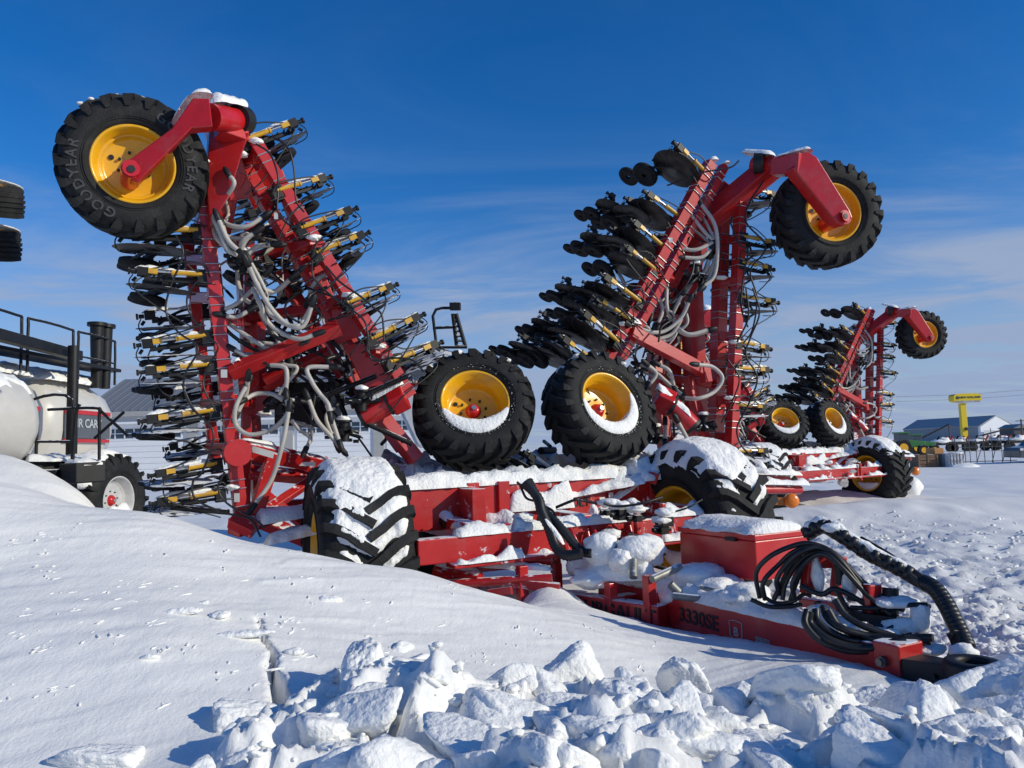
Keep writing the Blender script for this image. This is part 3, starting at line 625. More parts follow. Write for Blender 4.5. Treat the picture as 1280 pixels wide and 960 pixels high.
# frames -----------------------------------------------------------------------
S1 = .25; S3 = .281
def B(mb_, a, b_, w, h=None, side=None): mb_.beam(at(*a), at(*b_), w, h or w, side)
lf = MB()      # left wing frame: torque box, plates
lf.beam(at(276, 232, 7.75), at(262, 300, 7.9), .34, .30); lf.beam(at(272, 160, 7.5), at(300, 250, 7.75), .24, .30)
B(lf, (300, 215, 7.6), (262, 300, 7.8), .12, .2)
for (a, b_, w, h) in [((345, 215, 8.2), (470, 520, 8.7), .12, .12), ((268, 330, 8.6), (300, 640, 8.7), .12, .12), ((300, 300, 8.9), (325, 640, 8.9), .14, .2), ((318, 395, 8.4), (322, 520, 8.4), .22, .10),
                      ((360, 250, 9.0), (420, 420, 9.2), .14, .14), ((300, 330, 8.5), (385, 300, 8.3), .10, .12), ((285, 400, 8.2), (410, 385, 8.2), .10, .10), ((350, 340, 8.5), (430, 470, 8.6), .13, .13),
                      ((330, 475, 8.2), (412, 440, 8.2), .10, .10), ((440, 470, 8.5), (505, 560, 8.6), .16, .16), ((475, 520, 8.3), (520, 575, 8.4), .14, .2), ((312, 280, 8.3), (306, 640, 8.4), .10, .12)]:
    B(lf, a, b_, w, h)
lw = lf.build('wing_frame', RED, drill, bevel=.01)
def sub(name, par, beams, mt=RED, bevel=.008, label=None):
    m_ = MB()
    for (a, b_, w, h) in beams:
        B(m_, a, b_, w, h)
        if name == 'toolbar':
            p0, p1 = at(*a), at(*b_); d = (p1-p0); Ln = d.length; d.normalize(); sd = (A-d*A.dot(d)).normalized(); up = d.cross(sd); k = .15
            while k < Ln-.1:
                for dk in (0, .085):
                    q = p0+d*(k+dk); c4 = [q+sd*(w/2+.008)*i+up*(h/2+.008)*j for i, j in ((-1, -1), (1, -1), (1, 1), (-1, 1), (-1, -1))]
                    for u_ in range(4): m_.tube([c4[u_], c4[u_+1]], .0075, 5, mi=1, cap=False)
                k += random.uniform(.24, .36)
    return m_.build(name, [mt, CHR], par, bevel=bevel, label=label)
sub('toolbar', lw, [((249, 205, 7.45), (303, 660, 7.6), .125, .13)])
sub('toolbar', lw, [((233, 290, 8.1), (271, 592, 8.2), .11, .11)])
sub('toolbar', lw, [((318, 178, 7.45), (512, 496, 8.1), .125, .13)])
sub('toolbar', lw, [((297, 196, 7.7), (486, 508, 8.3), .13, .13)])
sub('fold_link', lw, [((288, 466, 7.45), (424, 409, 7.55), .13, .12)])
sub('fold_link', lw, [((330, 484, 8.3), (404, 446, 8.3), .10, .10)])
for (a, b_) in [((238, 325, 8.05), (262, 326, 7.5)), ((244, 372, 8.05), (268, 372, 7.5)), ((250, 450, 8.1), (278, 452, 7.5)), ((255, 505, 8.1), (284, 508, 7.5)), ((262, 560, 8.1), (292, 562, 7.5)), ((300, 200, 7.7), (322, 196, 7.5)),
                ((365, 312, 7.95), (392, 300, 7.6)), ((405, 384, 8.1), (436, 372, 7.75)), ((446, 448, 8.2), (474, 436, 7.9)), ((330, 250, 7.8), (352, 236, 7.5)), ((272, 300, 7.5), (306, 306, 8.3)), ((278, 400, 7.5), (310, 402, 8.3)), ((290, 500, 7.6), (314, 504, 8.3))]:
    sub('cross_brace', lw, [(a, b_, .09, .11)])
for pts in [[(292, 210), (330, 190), (345, 240), (318, 262)], [(352, 290), (392, 290), (402, 330), (372, 345)], [(398, 380), (440, 376), (452, 420), (420, 430)], [(430, 430), (476, 430), (492, 480), (456, 484)], [(296, 455), (322, 400), (324, 480), (300, 500)]]:
    pl = MB(); pl.prism([at(x, y, 8.0) for x, y in pts], (-T)*.03); pl.build('gusset_plate', RED, lw, bevel=.004)
# top wheel arm left
am = MB()
def arm(mb_, pts, Y, th):
    mb_.prism([at(x, y, Y) for x, y in pts], (-T)*th)
arm(am, [(151, 207), (215, 160), (241, 122), (262, 123), (266, 158), (240, 160), (229, 171), (172, 228), (160, 222)], 6.72, .15)
am.cyl(at(164, 211, 6.70), at(164, 211, 6.70)-T*.34, .085, 24)
ao = am.build('wheel_arm', REDC, drill, bevel=.012)
bs = MB(); bs.cyl(at(164, 211, 6.69), at(164, 211, 6.69)+T*.012, .072, 24); bs.build('axle_boss', REDC, ao)
bs = MB(); bs.cyl(at(164, 211, 6.675), at(164, 211, 6.675)+T*.006, .034, 20); bs.build('axle_bore', DRK, ao)
tb = MB(); tb.cyl(at(262, 146, 6.95), at(297, 152, 7.35), .125, 24); tb.beam(at(272, 158, 7.2), at(306, 170, 7.4), .18, .20)
tb.build('torque_tube', REDC, drill, bevel=.01)
tb = MB(); tb.cyl(at(296, 149, 7.28), at(305, 151, 7.4), .14, 20); tb.build('tube_cap', DRK, drill)
gs = MB(); gs.prism([at(x, y, 7.3) for x, y in [(262, 160), (312, 166), (305, 185), (286, 245), (262, 285), (258, 230)]], -T*.2); gs.build('gusset_plate', RED, drill, bevel=.01)
# right top arm
am = MB(); arm(am, [(1003, 191), (1012, 190), (1022, 197), (1062, 262), (1066, 272), (1056, 282), (1046, 278), (996, 216), (992, 210)], 9.45, .16)
am.cyl(at(1057, 271, 9.45), at(1030, 282, 9.85), .09, 20)
ar = am.build('wheel_arm', REDC, drill, bevel=.012)
bs = MB(); q = at(1057, 270, 9.42); bs.cyl(q, q+T*.012, .07, 24); bs.build('axle_boss', REDC, ar)
bs = MB(); q = at(1057, 270, 9.40); bs.cyl(q, q+T*.006, .036, 20); bs.build('axle_bore', DRK, ar)
tb = MB(); tb.beam(at(1004, 205, 9.5), at(968, 210, 9.8), .24, .25, taper=.85); tb.cyl(at(978, 207, 9.75), at(944, 207, 10.1), .125, 24); tb.build('torque_tube', REDC, drill, bevel=.01)
tb = MB(); tb.cyl(at(955, 204, 9.9), at(943, 205, 9.95), .14, 20); tb.build('tube_cap', DRK, drill)
rf = MB()
rf.beam(at(968, 206, 10.0), at(870, 286, 10.3), .26, .26); rf.beam(at(880, 278, 10.3), at(812, 332, 10.5), .26, .26)
for (a, b_, w, h) in [((862, 300, 10.7), (872, 560, 10.8), .26, .2), ((836, 330, 10.9), (840, 520, 10.9), .22, .2), ((812, 340, 11.0), (800, 430, 11.0), .16, .16), ((870, 350, 10.6), (898, 345, 10.3), .12, .12), ((820, 470, 10.6), (890, 480, 10.4), .10, .10),
                      ((880, 300, 10.9), (852, 400, 11), .12, .12), ((800, 395, 10.6), (868, 400, 10.7), .12, .12), ((905, 228, 10.3), (820, 392, 10.6), .13, .13), ((818, 440, 10.3), (832, 560, 10.2), .16, .16), ((860, 470, 10.3), (884, 560, 10.3), .12, .12)]:
    B(rf, a, b_, w, h)
rw = rf.build('wing_frame', RED, drill, bevel=.01)
sub('toolbar', rw, [((888, 204, 10.0), (757, 448, 9.5), .14, .14)])
sub('toolbar', rw, [((905, 208, 10.15), (776, 448, 9.65), .10, .12)])
sub('toolbar', rw, [((926, 238, 10.15), (914, 568, 10.15), .13, .13)])
sub('toolbar', rw, [((903, 250, 10.45), (894, 560, 10.45), .16, .16)])
sub('fold_link', rw, [((788, 415, 9.6), (884, 466, 10.15), .15, .14)])
sub('link_lug', rw, [((879, 452, 10.1), (883, 478, 10.1), .12, .12)])
for (a, b_) in [((902, 300, 10.4), (924, 300, 10.15)), ((900, 352, 10.4), (922, 352, 10.15)), ((899, 420, 10.4), (920, 420, 10.15)), ((897, 500, 10.4), (918, 500, 10.15)), ((850, 275, 9.9), (874, 280, 10.1)), ((815, 342, 9.8), (840, 348, 10)), ((778, 410, 9.6), (800, 418, 9.75)), ((896, 545, 10.4), (916, 548, 10.15))]:
    sub('cross_brace', rw, [(a, b_, .09, .12)])
# motor boxes at the foot of each wing
for (pts, Y, sgn) in [(((455, 520), (488, 502), (478, 492, 512, 525)), 8.05, 1), (((864, 532), (838, 506), (822, 482, 852, 516)), 9.5, -1)]:
    (x0, y0), (x1, y1), bx = pts; m_ = MB()
    m_.cyl(at(x0, y0, Y), at(x1, y1, Y), .125, 24); m_.beam(at(x1-2*sgn, y1, Y), at(x1+18*sgn, y1-10, Y), .24, .26)
    go_ = m_.build('fold_motor', REDC, drill, bevel=.02)
    e = MB(); d = (at(x0, y0, Y)-at(x1, y1, Y)).normalized(); e.cyl(at(x0, y0, Y), at(x0, y0, Y)+d*.04, .13, 24); e.cyl(at(x1-4*sgn, y1+2, Y), at(x1+0*sgn, y1, Y), .14, 24); e.build('end_plate', DRK, go_)
    snow_strip(snow, at(x0, y0, Y)+Z*.08, at(x1+18*sgn, y1-10, Y)+Z*.10, .25, .11, seed=sgn+4, lump=.3)
# lower left: foot, diagonals, sticker arm
m_ = MB()
for (a, b_, w, h) in [((343, 566, 7.6), (318, 648, 7.6), .13, .13), ((300, 560, 7.6), (408, 582, 8.1), .16, .12), ((408, 582, 8.1), (520, 590, 8.6), .14, .14), ((292, 660, 7.4), (345, 640, 7.9), .16, .16), ((290, 648, 7.4), (320, 662, 7.4), .16, .12),
                      ((312, 590, 8.2), (420, 600, 8.5), .12, .12), ((330, 640, 7.8), (390, 600, 8.3), .09, .09), ((320, 610, 8.0), (385, 660, 8.0), .09, .09), ((300, 640, 8.4), (420, 690, 8.2), .14, .12)]: B(m_, a, b_, w, h)
m_.cyl(at(296, 566, 7.45)+T*.1, at(296, 566, 7.45)-T*.1, .13, 24)
m_.build('hinge_frame', REDF, drill, bevel=.01)
m_ = MB()
m_.prism([at(x, y, 7.48) for x, y in [(311, 556), (343, 565), (341, 573), (311, 564)]], T*.006); m_.build('warning_sticker', WHT, drill)
for (x, y, w_, h_, Y) in [(280, 467, 8, 10, 7.30), (296, 622, 7, 11, 7.42), (345, 270, 5, 8, 7.35), (384, 580, 20, 5, 7.9), (838, 300, 5, 6, 9.7)]:
    m_ = MB(); m_.prism([at(x-w_/2, y-h_/2, Y), at(x+w_/2, y-h_/2, Y), at(x+w_/2, y+h_/2, Y), at(x-w_/2, y+h_/2, Y)], T*.004); m_.build('warning_sticker', WHT, drill)
# centre frame ------------------------------------------------------------------
def pt(s_, f_, z_): return CB+A*s_+T*f_+Z*(z_+.22)
m_ = MB(); m_.beam(pt(-1.88, .75, .76), pt(2.3, .75, .78), .16, .22, side=T); m_.beam(pt(-1.6, .86, .63), pt(2.3, .86, .65), .20, .04, side=T)
m_.build('axle_beam', REDF, drill, bevel=.012)
m_ = MB(); m_.beam(pt(-1.9, -.2, 1.05), pt(2.6, -.2, 1.07), .30, .42, side=T); m_.build('main_beam', REDF, drill, bevel=.015)
def beams(name, lst, mt=REDF, par=None, bevel=.008):
    for (a, b_, w_, h_, sd) in lst:
        m_ = MB(); m_.beam(a, b_, w_, h_, sd); m_.build(name, mt, par or drill, bevel=bevel)
beams('upright_plate', [(pt(s_, -.03, .84), pt(s_, -.03, 1.30), .13, .05, A) for s_ in (-.95, -.6, 1.05, 1.35)]+[(pt(-1.1, .1, 1.05), pt(-.95, .1, 1.05), .35, .40, T), (pt(.85, .75, .60), pt(.85, .75, 1.02), .05, .05, A), (pt(.4, .9, .55), pt(.4, .9, .98), .05, .06, A)])
m_ = MB()
for s_, f0, f1, z_ in ((-1.2, .60, -3.0, .95), (0, .75, -3.2, .95), (1.4, .75, -3.0, .95), (-1.9, -.2, -2.6, 1.0), (2.5, -.2, -2.6, 1.0)): m_.beam(pt(s_, f0-.12, z_-.1), pt(s_, f1, z_), .15, .20)
m_.beam(pt(-2.9, -2.4, 1.0), pt(3.1, -2.4, 1.0), .18, .2, side=T); m_.beam(pt(-2.6, -3.2, .9), pt(2.8, -3.2, .9), .18, .2, side=T)
m_.beam(pt(1.2, .15, 1.25), pt(2.6, -.9, 1.75), .12, .14); m_.beam(at(735, 655, 8.6), at(862, 560, 9.3), .10, .13)
m_.beam(pt(2.0, -.1, .8), pt(2.0, .7, .75), .14, .2)
m_.build('centre_frame', REDF, drill, bevel=.01)
for a, b_ in ((-2.15, -1.3), (1.5, 1.9)): m_ = MB(); m_.cyl(pt(a, 0, .65), pt(b_, 0, .65), .1, 16); m_.build('axle', DRK, drill)
m_ = MB()
for (s_, z_, w_, h_) in [(.62, 1.14, .07, .05), (.62, 1.04, .07, .05), (.72, 1.18, .06, .04), (.74, 1.08, .06, .06), (.62, .94, .06, .05), (.72, .95, .06, .04), (1.08, 1.15, .08, .07), (1.75, 1.1, .10, .05), (1.6, .98, .12, .03)]:
    m_ = MB(); m_.obox(pt(s_, -.03+.02, z_), A, Z, T, w_, h_, .004); m_.build('safety_decal', WHT, drill)
m_ = MB(); put_text(m_, 'BOURGAULT', .13, pt(.1, -.043, 1.02), A, Z, .003, True); m_.build('beam_lettering', DRK, drill)
m_ = MB()
for s_ in (-.35, -.1, .15):       # hooks welded on the axle beam
    m_.tube(smooth_pts([pt(s_, .86, .86), pt(s_, .92, .78), pt(s_+.07, .94, .66), pt(s_+.16, .92, .72), pt(s_+.17, .88, .84)], 4), .022, 8)
m_.build('hook', RED, drill)
# tongue ------------------------------------------------------------------------
TB = []
def tpt(Lm, s_, z_): return CB+T*Lm+A*s_+Z*z_
m_ = MB()
m_.beam(tpt(.95, -.03, .44), tpt(3.98, -.03, .44), .20, .33); m_.beam(tpt(3.92, -.03, .44), tpt(4.10, -.03, .44), .23, .38)
m_.beam(tpt(.6, .75, .45), tpt(3.4, .24, .45), .14, .24); m_.beam(tpt(.55, -.62, .42), tpt(2.0, -.2, .42), .14, .22)
m_.beam(tpt(1.5, -.42, .5), tpt(1.5, .6, .5), .12, .10, side=T)
tong = m_.build('tongue', RED, drill, bevel=.012); TB.append(tong)
m_ = MB()
for k in range(3):
    q = tpt(4.0, -.145, .33+.095*k); m_.cyl(q, q-A*.035, .033, 6); q = q-A*.035; m_.cyl(q, q-A*.02, .022, 12)
m_.build('hitch_bolt', mat('weathered_steel', (.16, .15, .13), .45, metal=.6, var=.3), tong)
m_ = MB(); m_.beam(tpt(4.05, -.03, .48), tpt(4.40, -.03, .52), .20, .14, taper=.8)
m_.rev([(.075, -.05), (.135, -.06), (.15, -.04), (.15, .04), (.135, .06), (.085, .06), (.075, .045), (.075, -.05)], tpt(4.48, -.05, .56), Z, 36)
m_.cyl(tpt(4.30, -.12, .50), tpt(4.30, -.14, .50), .015, 8)
m_.build('hitch_ring', DRK, tong, bevel=.006)
tx = MB()
def side_text(Lm, z_, body, size, mb_, sx=1): put_text(mb_, body, size, tpt(Lm, -.135, z_), T, Z, .002, True, sx=sx)
bd = (T*1.45+A*.42).normalized(); bn = Vector((-bd.y, bd.x, 0)); bn = bn if bn.dot(A) < 0 else -bn; q = tpt(1.50, -.345, .43)+bn*.074; put_text(tx, 'BOURGAULT', .17, q, bd, Z, .003, True); tx.build('maker_lettering', DRK, tong); tx = MB(); side_text(2.35, .47, '3330SE', .155, tx, 1.0)
tx.build('model_lettering', DRK, tong)
tx = MB(); side_text(3.02, .44, 'SERIES', .05, tx); tx.build('series_lettering', GRY, tong); tx = MB()
q = tpt(2.76, -.134, .45)
sh = [(-.065, .075), (0, .085), (.065, .075), (.06, -.03), (0, -.085), (-.06, -.03)]
for i in range(6):
    a, b_ = sh[i], sh[(i+1) % 6]; tx.beam(q+T*a[0]+Z*a[1], q+T*b_[0]+Z*b_[1], .006, .005, side=Z)
tx.build('shield_emblem', mat('pale_decal', (.42, .36, .36), .5), tong); tx = MB(); put_text(tx, 'B', .09, q, T, Z, .002, True); tx.build('emblem_letter', MATS['pale_decal'], tong)
# parking posts beside the tongue
for (px, yt, yb, Y) in ((652, 707, 752, 6.95), (695, 704, 728, 7.4), (763, 728, 779, 6.8), (811, 719, 770, 6.5)):
    a = at(px, yt, Y); b_ = at(px, yb+14, Y); b_ = Vector((a.x, a.y, b_.z)); m_ = MB(); m_.beam(b_, a, .085, .085); TB.append(m_.build('stand_post', REDC, drill, bevel=.006))
# tool box
m_ = MB(); q = at(945, 697, 6.25); zt, zb = at(945, 669, 6.25).z, at(945, 727, 6.25).z
o_ = Vector((q.x, q.y, 0)); c1_ = o_-T*.92; c2_ = o_+A*.60
m_.prism([o_+Z*zb, c2_+Z*zb, c2_-T*.92+Z*zb, c1_+Z*zb], Z*(zt-zb-.05))
bx = m_.build('tool_box', REDC, drill, bevel=.008, label='plain red steel tool box with snow on its lid'); TB.append(bx)
m_ = MB(); e_ = .012
m_.prism([o_+T*e_-A*e_+Z*(zt-.046), c2_+T*e_+A*e_+Z*(zt-.046), c2_-T*(.92+e_)+A*e_+Z*(zt-.046), c1_-T*e_-A*e_+Z*(zt-.046)], Z*.046)
ld = m_.build('lid', REDC, bx, bevel=.006)
m_ = MB(); m_.obox(o_-T*.25-A*.02+Z*(zt-.05), T, Z, A, .12, .03, .03); m_.build('latch', DRK, bx)
mid = (o_+c1_+c2_+(c2_-T*.92))/4
snow_strip(snow, Vector((mid.x, mid.y, zt))+T*.45, Vector((mid.x, mid.y, zt))-T*.47, .63, .10, side=A, seed=3, lump=.12, m_=19)
# tongue snow and clutter
snow_strip(snow, tpt(2.05, -.03, .60), tpt(3.7, -.03, .60), .21, .09, seed=12, lump=.35, m_=11)
snow_strip(snow, tpt(3.0, .02, .60), tpt(3.95, .05, .60), .26, .06, seed=15, lump=.4, m_=11)
snow_strip(snow, tpt(1.0, .0, .60), tpt(2.0, .0, .60), .18, .10, seed=13, lump=.3, m_=11)
snow_strip(snow, at(730, 724, 7.05), at(818, 722, 6.75), .26, .15, seed=17, lump=.12, m_=13)
for (px, py, Y, a, b_, c) in [(752, 688, 7.0, .16, .14, .16), (800, 688, 6.9, .22, .18, .15), (775, 700, 6.8, .12, .12, .1), (870, 722, 6.7, .28, .24, .13), (905, 735, 6.4, .22, .2, .10), (725, 705, 7.3, .14, .2, .12), (845, 745, 6.6, .15, .15, .1), (930, 745, 5.9, .2, .16, .09), (740, 722, 7.0, .2, .2, .1),
                        (790, 630, 8.5, .1, .1, .06), (742, 640, 8.3, .05, .05, .08), (620, 685, 7.6, .2, .1, .09), (660, 690, 7.6, .16, .12, .08), (560, 655, 7.9, .10, .10, .07)]:
    blob(snow, at(px, py, Y), a, b_, c, seed=px, sub=4, amp=.22, fq=1.6)
m_ = MB()      # white cylinder and fittings on the tongue
m_.cyl(at(792, 700, 6.7), at(792, 722, 6.6), .035, 12); m_.cyl(at(815, 724, 6.4), at(850, 708, 6.6), .032, 12); m_.cyl(at(838, 730, 6.4), at(850, 742, 6.4), .035, 12); m_.cyl(at(842, 745, 6.3), at(905, 752, 6.1), .03, 10); m_.cyl(at(876, 736, 6.3), at(912, 742, 6.2), .035, 10)
TB.append(m_.build('hose_fitting', mat('galvanised', (.26, .26, .24), .5, metal=.4, var=.3, snow=.3, dust=.3), drill))
m_ = MB()      # red upright and tackle at the hitch
for (a, b_, w, h) in [((1010, 742, 5.35), (1014, 690, 5.35), .10, .07), ((1010, 700, 5.35), (1045, 700, 5.35), .08, .10), ((1045, 745, 5.3), (1050, 695, 5.3), .08, .06), ((1090, 770, 5.1), (1090, 730, 5.1), .12, .06), ((1000, 752, 5.4), (1060, 760, 5.2), .06, .06)]: B(m_, a, b_, w, h)
TB.append(m_.build('hose_stand', RED, drill, bevel=.008))
m_ = MB(); m_.cyl(at(1113, 735, 5.1), at(1113, 772, 5.08), .05, 14); TB.append(m_.build('jack', DRK, drill)); m_ = MB(); m_.beam(at(1060, 768, 5.1), at(1120, 775, 5.0), .07, .05); TB.append(m_.build('jack_arm', DRK, drill)); m_ = MB(); m_.cyl(at(1048, 700, 5.25), at(1052, 730, 5.25), .035, 12); TB.append(m_.build('coupler', DRK, drill))
for (px, py, Y, a, b_, c) in [(1120, 752, 5.05, .15, .10, .035), (1128, 782, 5.0, .13, .10, .06), (1150, 772, 4.95, .06, .06, .09), (1160, 812, 4.8, .12, .08, .04), (1205, 815, 4.6, .075, .06, .05), (1022, 720, 5.3, .04, .05, .12), (1062, 735, 5.2, .05, .05, .10), (1035, 762, 5.3, .14, .08, .05), (990, 740, 5.6, .12, .08, .06), (1040, 660, 5.25, .07, .05, .03)]:
    blob(snow, at(px, py, Y), a, b_, c, seed=px+1, sub=3, amp=.22, fq=1.7)
# black hitch hoses, traced one by one
Z7 = ((1000, 640), .21875)
for (pts, Y, r) in [
    ([(30, 130), (130, 80), (230, 130), (380, 230), (560, 320), (700, 400)], (5.4, 5.0), .050),
    ([(700, 400), (770, 440), (830, 520), (880, 620), (930, 720), (960, 800)], (5.0, 4.65), .052),
    ([(350, 150), (420, 190), (520, 250), (600, 310)], (5.5, 5.2), .016)]:
    P7 = smooth_pts(zpts(*Z7, pts, Y), 8)
    if r > .03:
        for h_ in range(5):
            pp = []
            for i in range(len(P7)):
                tg = (P7[min(i+1, len(P7)-1)]-P7[max(i-1, 0)]).normalized(); e1 = tg.cross(Z).normalized(); e2 = tg.cross(e1); a = h_*1.257+i*.10+(3.2 if r > .051 else 0)
                pp.append(P7[i]+(e1*math.cos(a)+e2*math.sin(a))*.030)
            hose(pp, .0215, BHOSE, name='hitch_hose', k=2, store=TB)
        for i in range(2, len(P7)-3, 2 if r > .051 else 3):
            tg = (P7[i+1]-P7[i]).normalized(); m_ = MB(); m_.tube([P7[i]-tg*.022, P7[i]-tg*.018, P7[i]+tg*.018, P7[i]+tg*.022], [.046, .0535, .0535, .046], 14, cap=False); TB.append(m_.build('wrap_band', BHOSE, drill))
    else: hose(P7, r, BHOSE, k=3, store=TB)
    if r > .049 and r < .051:
        n7 = len(P7); snow.tube([P7[i]+Z*r*.72 for i in range(1, n7-3)], [.034*(.9+.35*float(vnoise(i*.5, 2.)))*min(1, (n7-3-i)/6) for i in range(1, n7-3)], 8)
for (pts, Y, r) in [
    ([(-230, 490), (-250, 350), (-180, 260), (-60, 200), (60, 180), (200, 240), (360, 400), (520, 520), (590, 560)], (5.5, 5.0), .017),
    ([(-200, 500), (-210, 400), (-120, 300), (-40, 230), (80, 190), (210, 270), (330, 380), (480, 500), (560, 540)], (5.45, 5.05), .017),
    ([(-150, 500), (-100, 400), (-40, 280), (40, 215), (150, 210), (260, 300), (400, 450), (540, 560)], (5.45, 5.05), .018),
    ([(-100, 500), (-80, 400), (0, 280), (90, 230), (190, 250), (300, 370), (440, 520)], (5.4, 5.1), .017),
    ([(-60, 520), (-20, 400), (30, 290), (110, 240), (220, 300), (350, 430), (500, 560)], (5.4, 5.1), .016),
    ([(0, 420), (120, 470), (200, 440), (330, 500), (500, 610), (620, 690), (690, 710)], (5.3, 4.9), .018),
    ([(60, 570), (60, 640), (150, 720), (300, 770), (450, 770), (600, 720)], (4.98, 4.75), .024),
    ([(90, 560), (100, 620), (180, 690), (320, 740), (500, 740), (680, 720), (760, 720)], (5.0, 4.75), .026),
    ([(130, 540), (160, 610), (250, 670), (400, 710), (560, 720), (720, 740)], (5.02, 4.76), .023),
    ([(200, 500), (260, 590), (360, 650), (500, 700), (640, 740), (760, 720)], (5.03, 4.78), .022),
    ([(210, 450), (280, 560), (400, 620), (520, 680), (690, 720)], (5.2, 4.9), .018),
    ([(40, 560), (30, 640), (110, 730), (260, 790), (430, 790), (560, 760)], (4.97, 4.8), .022),
    ([(160, 560), (220, 650), (330, 700), (460, 730), (600, 750), (740, 735)], (5.0, 4.75), .024),
    ([(-120, 470), (-130, 380), (-60, 280), (20, 220), (120, 205), (230, 280), (340, 420), (430, 560)], (5.4, 5.05), .018),
    ([(-30, 500), (-40, 400), (40, 280), (140, 240), (250, 330), (380, 470), (520, 590)], (5.35, 5.0), .017),
    ([(270, 490), (400, 515), (560, 520), (690, 530), (740, 540)], (5.15, 4.95), .015),
    ([(290, 545), (400, 550), (540, 540), (650, 530), (730, 530)], (5.1, 4.9), .015),
    ([(570, 640), (500, 680), (560, 720), (640, 700)], (4.95, 4.9), .016),
    ([(860, 690), (890, 760), (870, 830), (850, 870)], (4.75, 4.65), .028),
    ([(900, 680), (930, 760), (950, 840), (960, 860)], (4.75, 4.6), .026),
    ([(-280, 500), (-180, 540), (-60, 540), (40, 520), (120, 520)], (5.5, 5.3), .016),
    ([(-240, 460), (-140, 520), (-40, 510), (20, 470), (60, 480)], (5.5, 5.3), .014),
    ([(860, 720), (880, 680), (920, 690), (905, 730)], (4.7, 4.7), .006)]:
    hose(zpts(*Z7, pts, Y, .02), r, BHOSE, store=TB)
# hose bundle in the middle
Z5 = ((500, 570), .2031)
for (pts, Y, r) in [([(790, 150), (830, 230), (880, 330), (950, 400), (1020, 480), (1110, 580), (1180, 600)], (7.3, 6.9), .040), ([(770, 160), (850, 260), (870, 340), (920, 450), (960, 560), (1020, 610), (1120, 600)], (7.2, 6.85), .045),
                    ([(720, 160), (800, 230), (850, 290), (930, 330), (960, 370)], (7.3, 7.1), .012), ([(740, 180), (780, 260), (860, 280)], (7.3, 7.2), .012)]:
    hose(zpts(*Z5, pts, Y), r, BHOSE, name='wrapped_hose_bundle' if r > .03 else 'hose', ribs=.14 if r > .03 else 0, k=10, store=TB)
snow_strip(snow, at(682, 648, 6.95), at(705, 680, 6.85), .06, .03, seed=2)
m_ = MB(); 
for (a, b_, r) in [((545, 715, 7.2), (600, 725, 7.0), .07), ((560, 730, 7.0), (690, 722, 6.9), .04), ((600, 700, 7.3), (690, 700, 7.2), .05)]: m_.cyl(at(*a), at(*b_), r, 14)
m_.beam(at(610, 742, 6.95), at(640, 738, 6.9), .07, .07); m_.beam(at(640, 728, 6.95), at(700, 735, 6.85), .06, .08); m_.beam(at(560, 715, 7.3), at(700, 700, 7.5), .08, .07)
TB.append(m_.build('drawbar_strut', REDF, drill, bevel=.006))
for (a, b_, w_, h_) in [((545, 705, 7.2), (600, 716, 7.1), .14, .06), ((600, 708, 7.2), (690, 712, 7.0), .12, .06), ((620, 690, 7.4), (690, 690, 7.3), .16, .08)]: snow_strip(snow, at(*a), at(*b_), w_, h_, seed=a[0])
rk = random.Random(77)
for k in range(22):      # loose lines and fittings over the centre
    px = rk.uniform(530, 860); py = 690-(px-530)*.10+rk.uniform(-40, 38); Y = rk.uniform(7.2, 8.0)
    pts = [at(px, py, Y)]
    for j in range(3): px += rk.uniform(8, 34)*rk.choice([1, 1, -1]); py += rk.uniform(-12, 12); pts.append(at(px, py, Y+rk.uniform(-.1, .1)))
    hose(pts, rk.choice([.009, .012, .015]), BHOSE, name='control_line', store=TB)
for k in range(9):
    px = rk.uniform(540, 840); q = at(px, 672-(px-540)*.08+rk.uniform(-26, 26), 7.45); m_ = MB(); m_.obox(q, A, T, Z, rk.uniform(.06, .16), .12, rk.uniform(.05, .12)); m_.cyl(q-A*.1, q+A*.1, .025, 10); TB.append(m_.build('valve_block', BLK, drill, bevel=.005))
    blob(snow, q+Z*.09, .10, .09, .045, seed=k, sub=3, amp=.3)
# amber marker lamp on its bracket
m_ = MB(); m_.beam(at(955, 626, 9.0), at(990, 627, 9.0), .05, .09, side=T); mk = m_.build('lamp_bracket', mat('marker_bracket', (.5, .16, .02), .4), drill)
m_ = MB(); q = at(990, 626, 8.96); m_.rev([(.0001, .035), (.04, .032), (.07, .02), (.085, 0), (.085, -.04), (.0001, -.04)], q, (0, -1, 0), 24); m_.build('amber_lamp', AMB, mk)
# snow on the structural members -------------------------------------------------
def ss(a, b_, w, h, dz=0.0, **k): snow_strip(snow, at(*a)+Z*dz, at(*b_)+Z*dz, w, h, **k)
snow_strip(snow, pt(-1.6, .75, .87), pt(2.3, .75, .89), .20, .085, side=T, seed=21, lump=.7, n_=130, gap=-.55)
snow_strip(snow, pt(-1.6, .93, .65), pt(1.6, .93, .67), .11, .07, side=T, seed=23, lump=.8, n_=110, gap=-.05)
snow_strip(snow, pt(-1.9, -.2, 1.26), pt(2.6, -.2, 1.28), .36, .13, side=T, seed=25, lump=.5, n_=130, m_=13)
snow_strip(snow, pt(-1.6, -1.3, 1.05), pt(2.2, -1.3, 1.05), 1.6, .45, side=T, seed=27, lump=.35, n_=90, m_=30)
snow_strip(snow, pt(-.55, -.02, .98), pt(.25, -.02, .98), .10, .24, side=T, seed=28, lump=.3)
snow_strip(snow, pt(1.0, -.1, 1.22), pt(1.6, -.2, 1.25), .6, .2, side=T, seed=29, lump=.7, m_=17)
ss((735, 655, 8.6), (862, 560, 9.3), .16, .07, .05, seed=31, lump=.6); ss((670, 625, 8.6), (800, 600, 8.9), .5, .12, -.02, seed=33, lump=.6, m_=15)
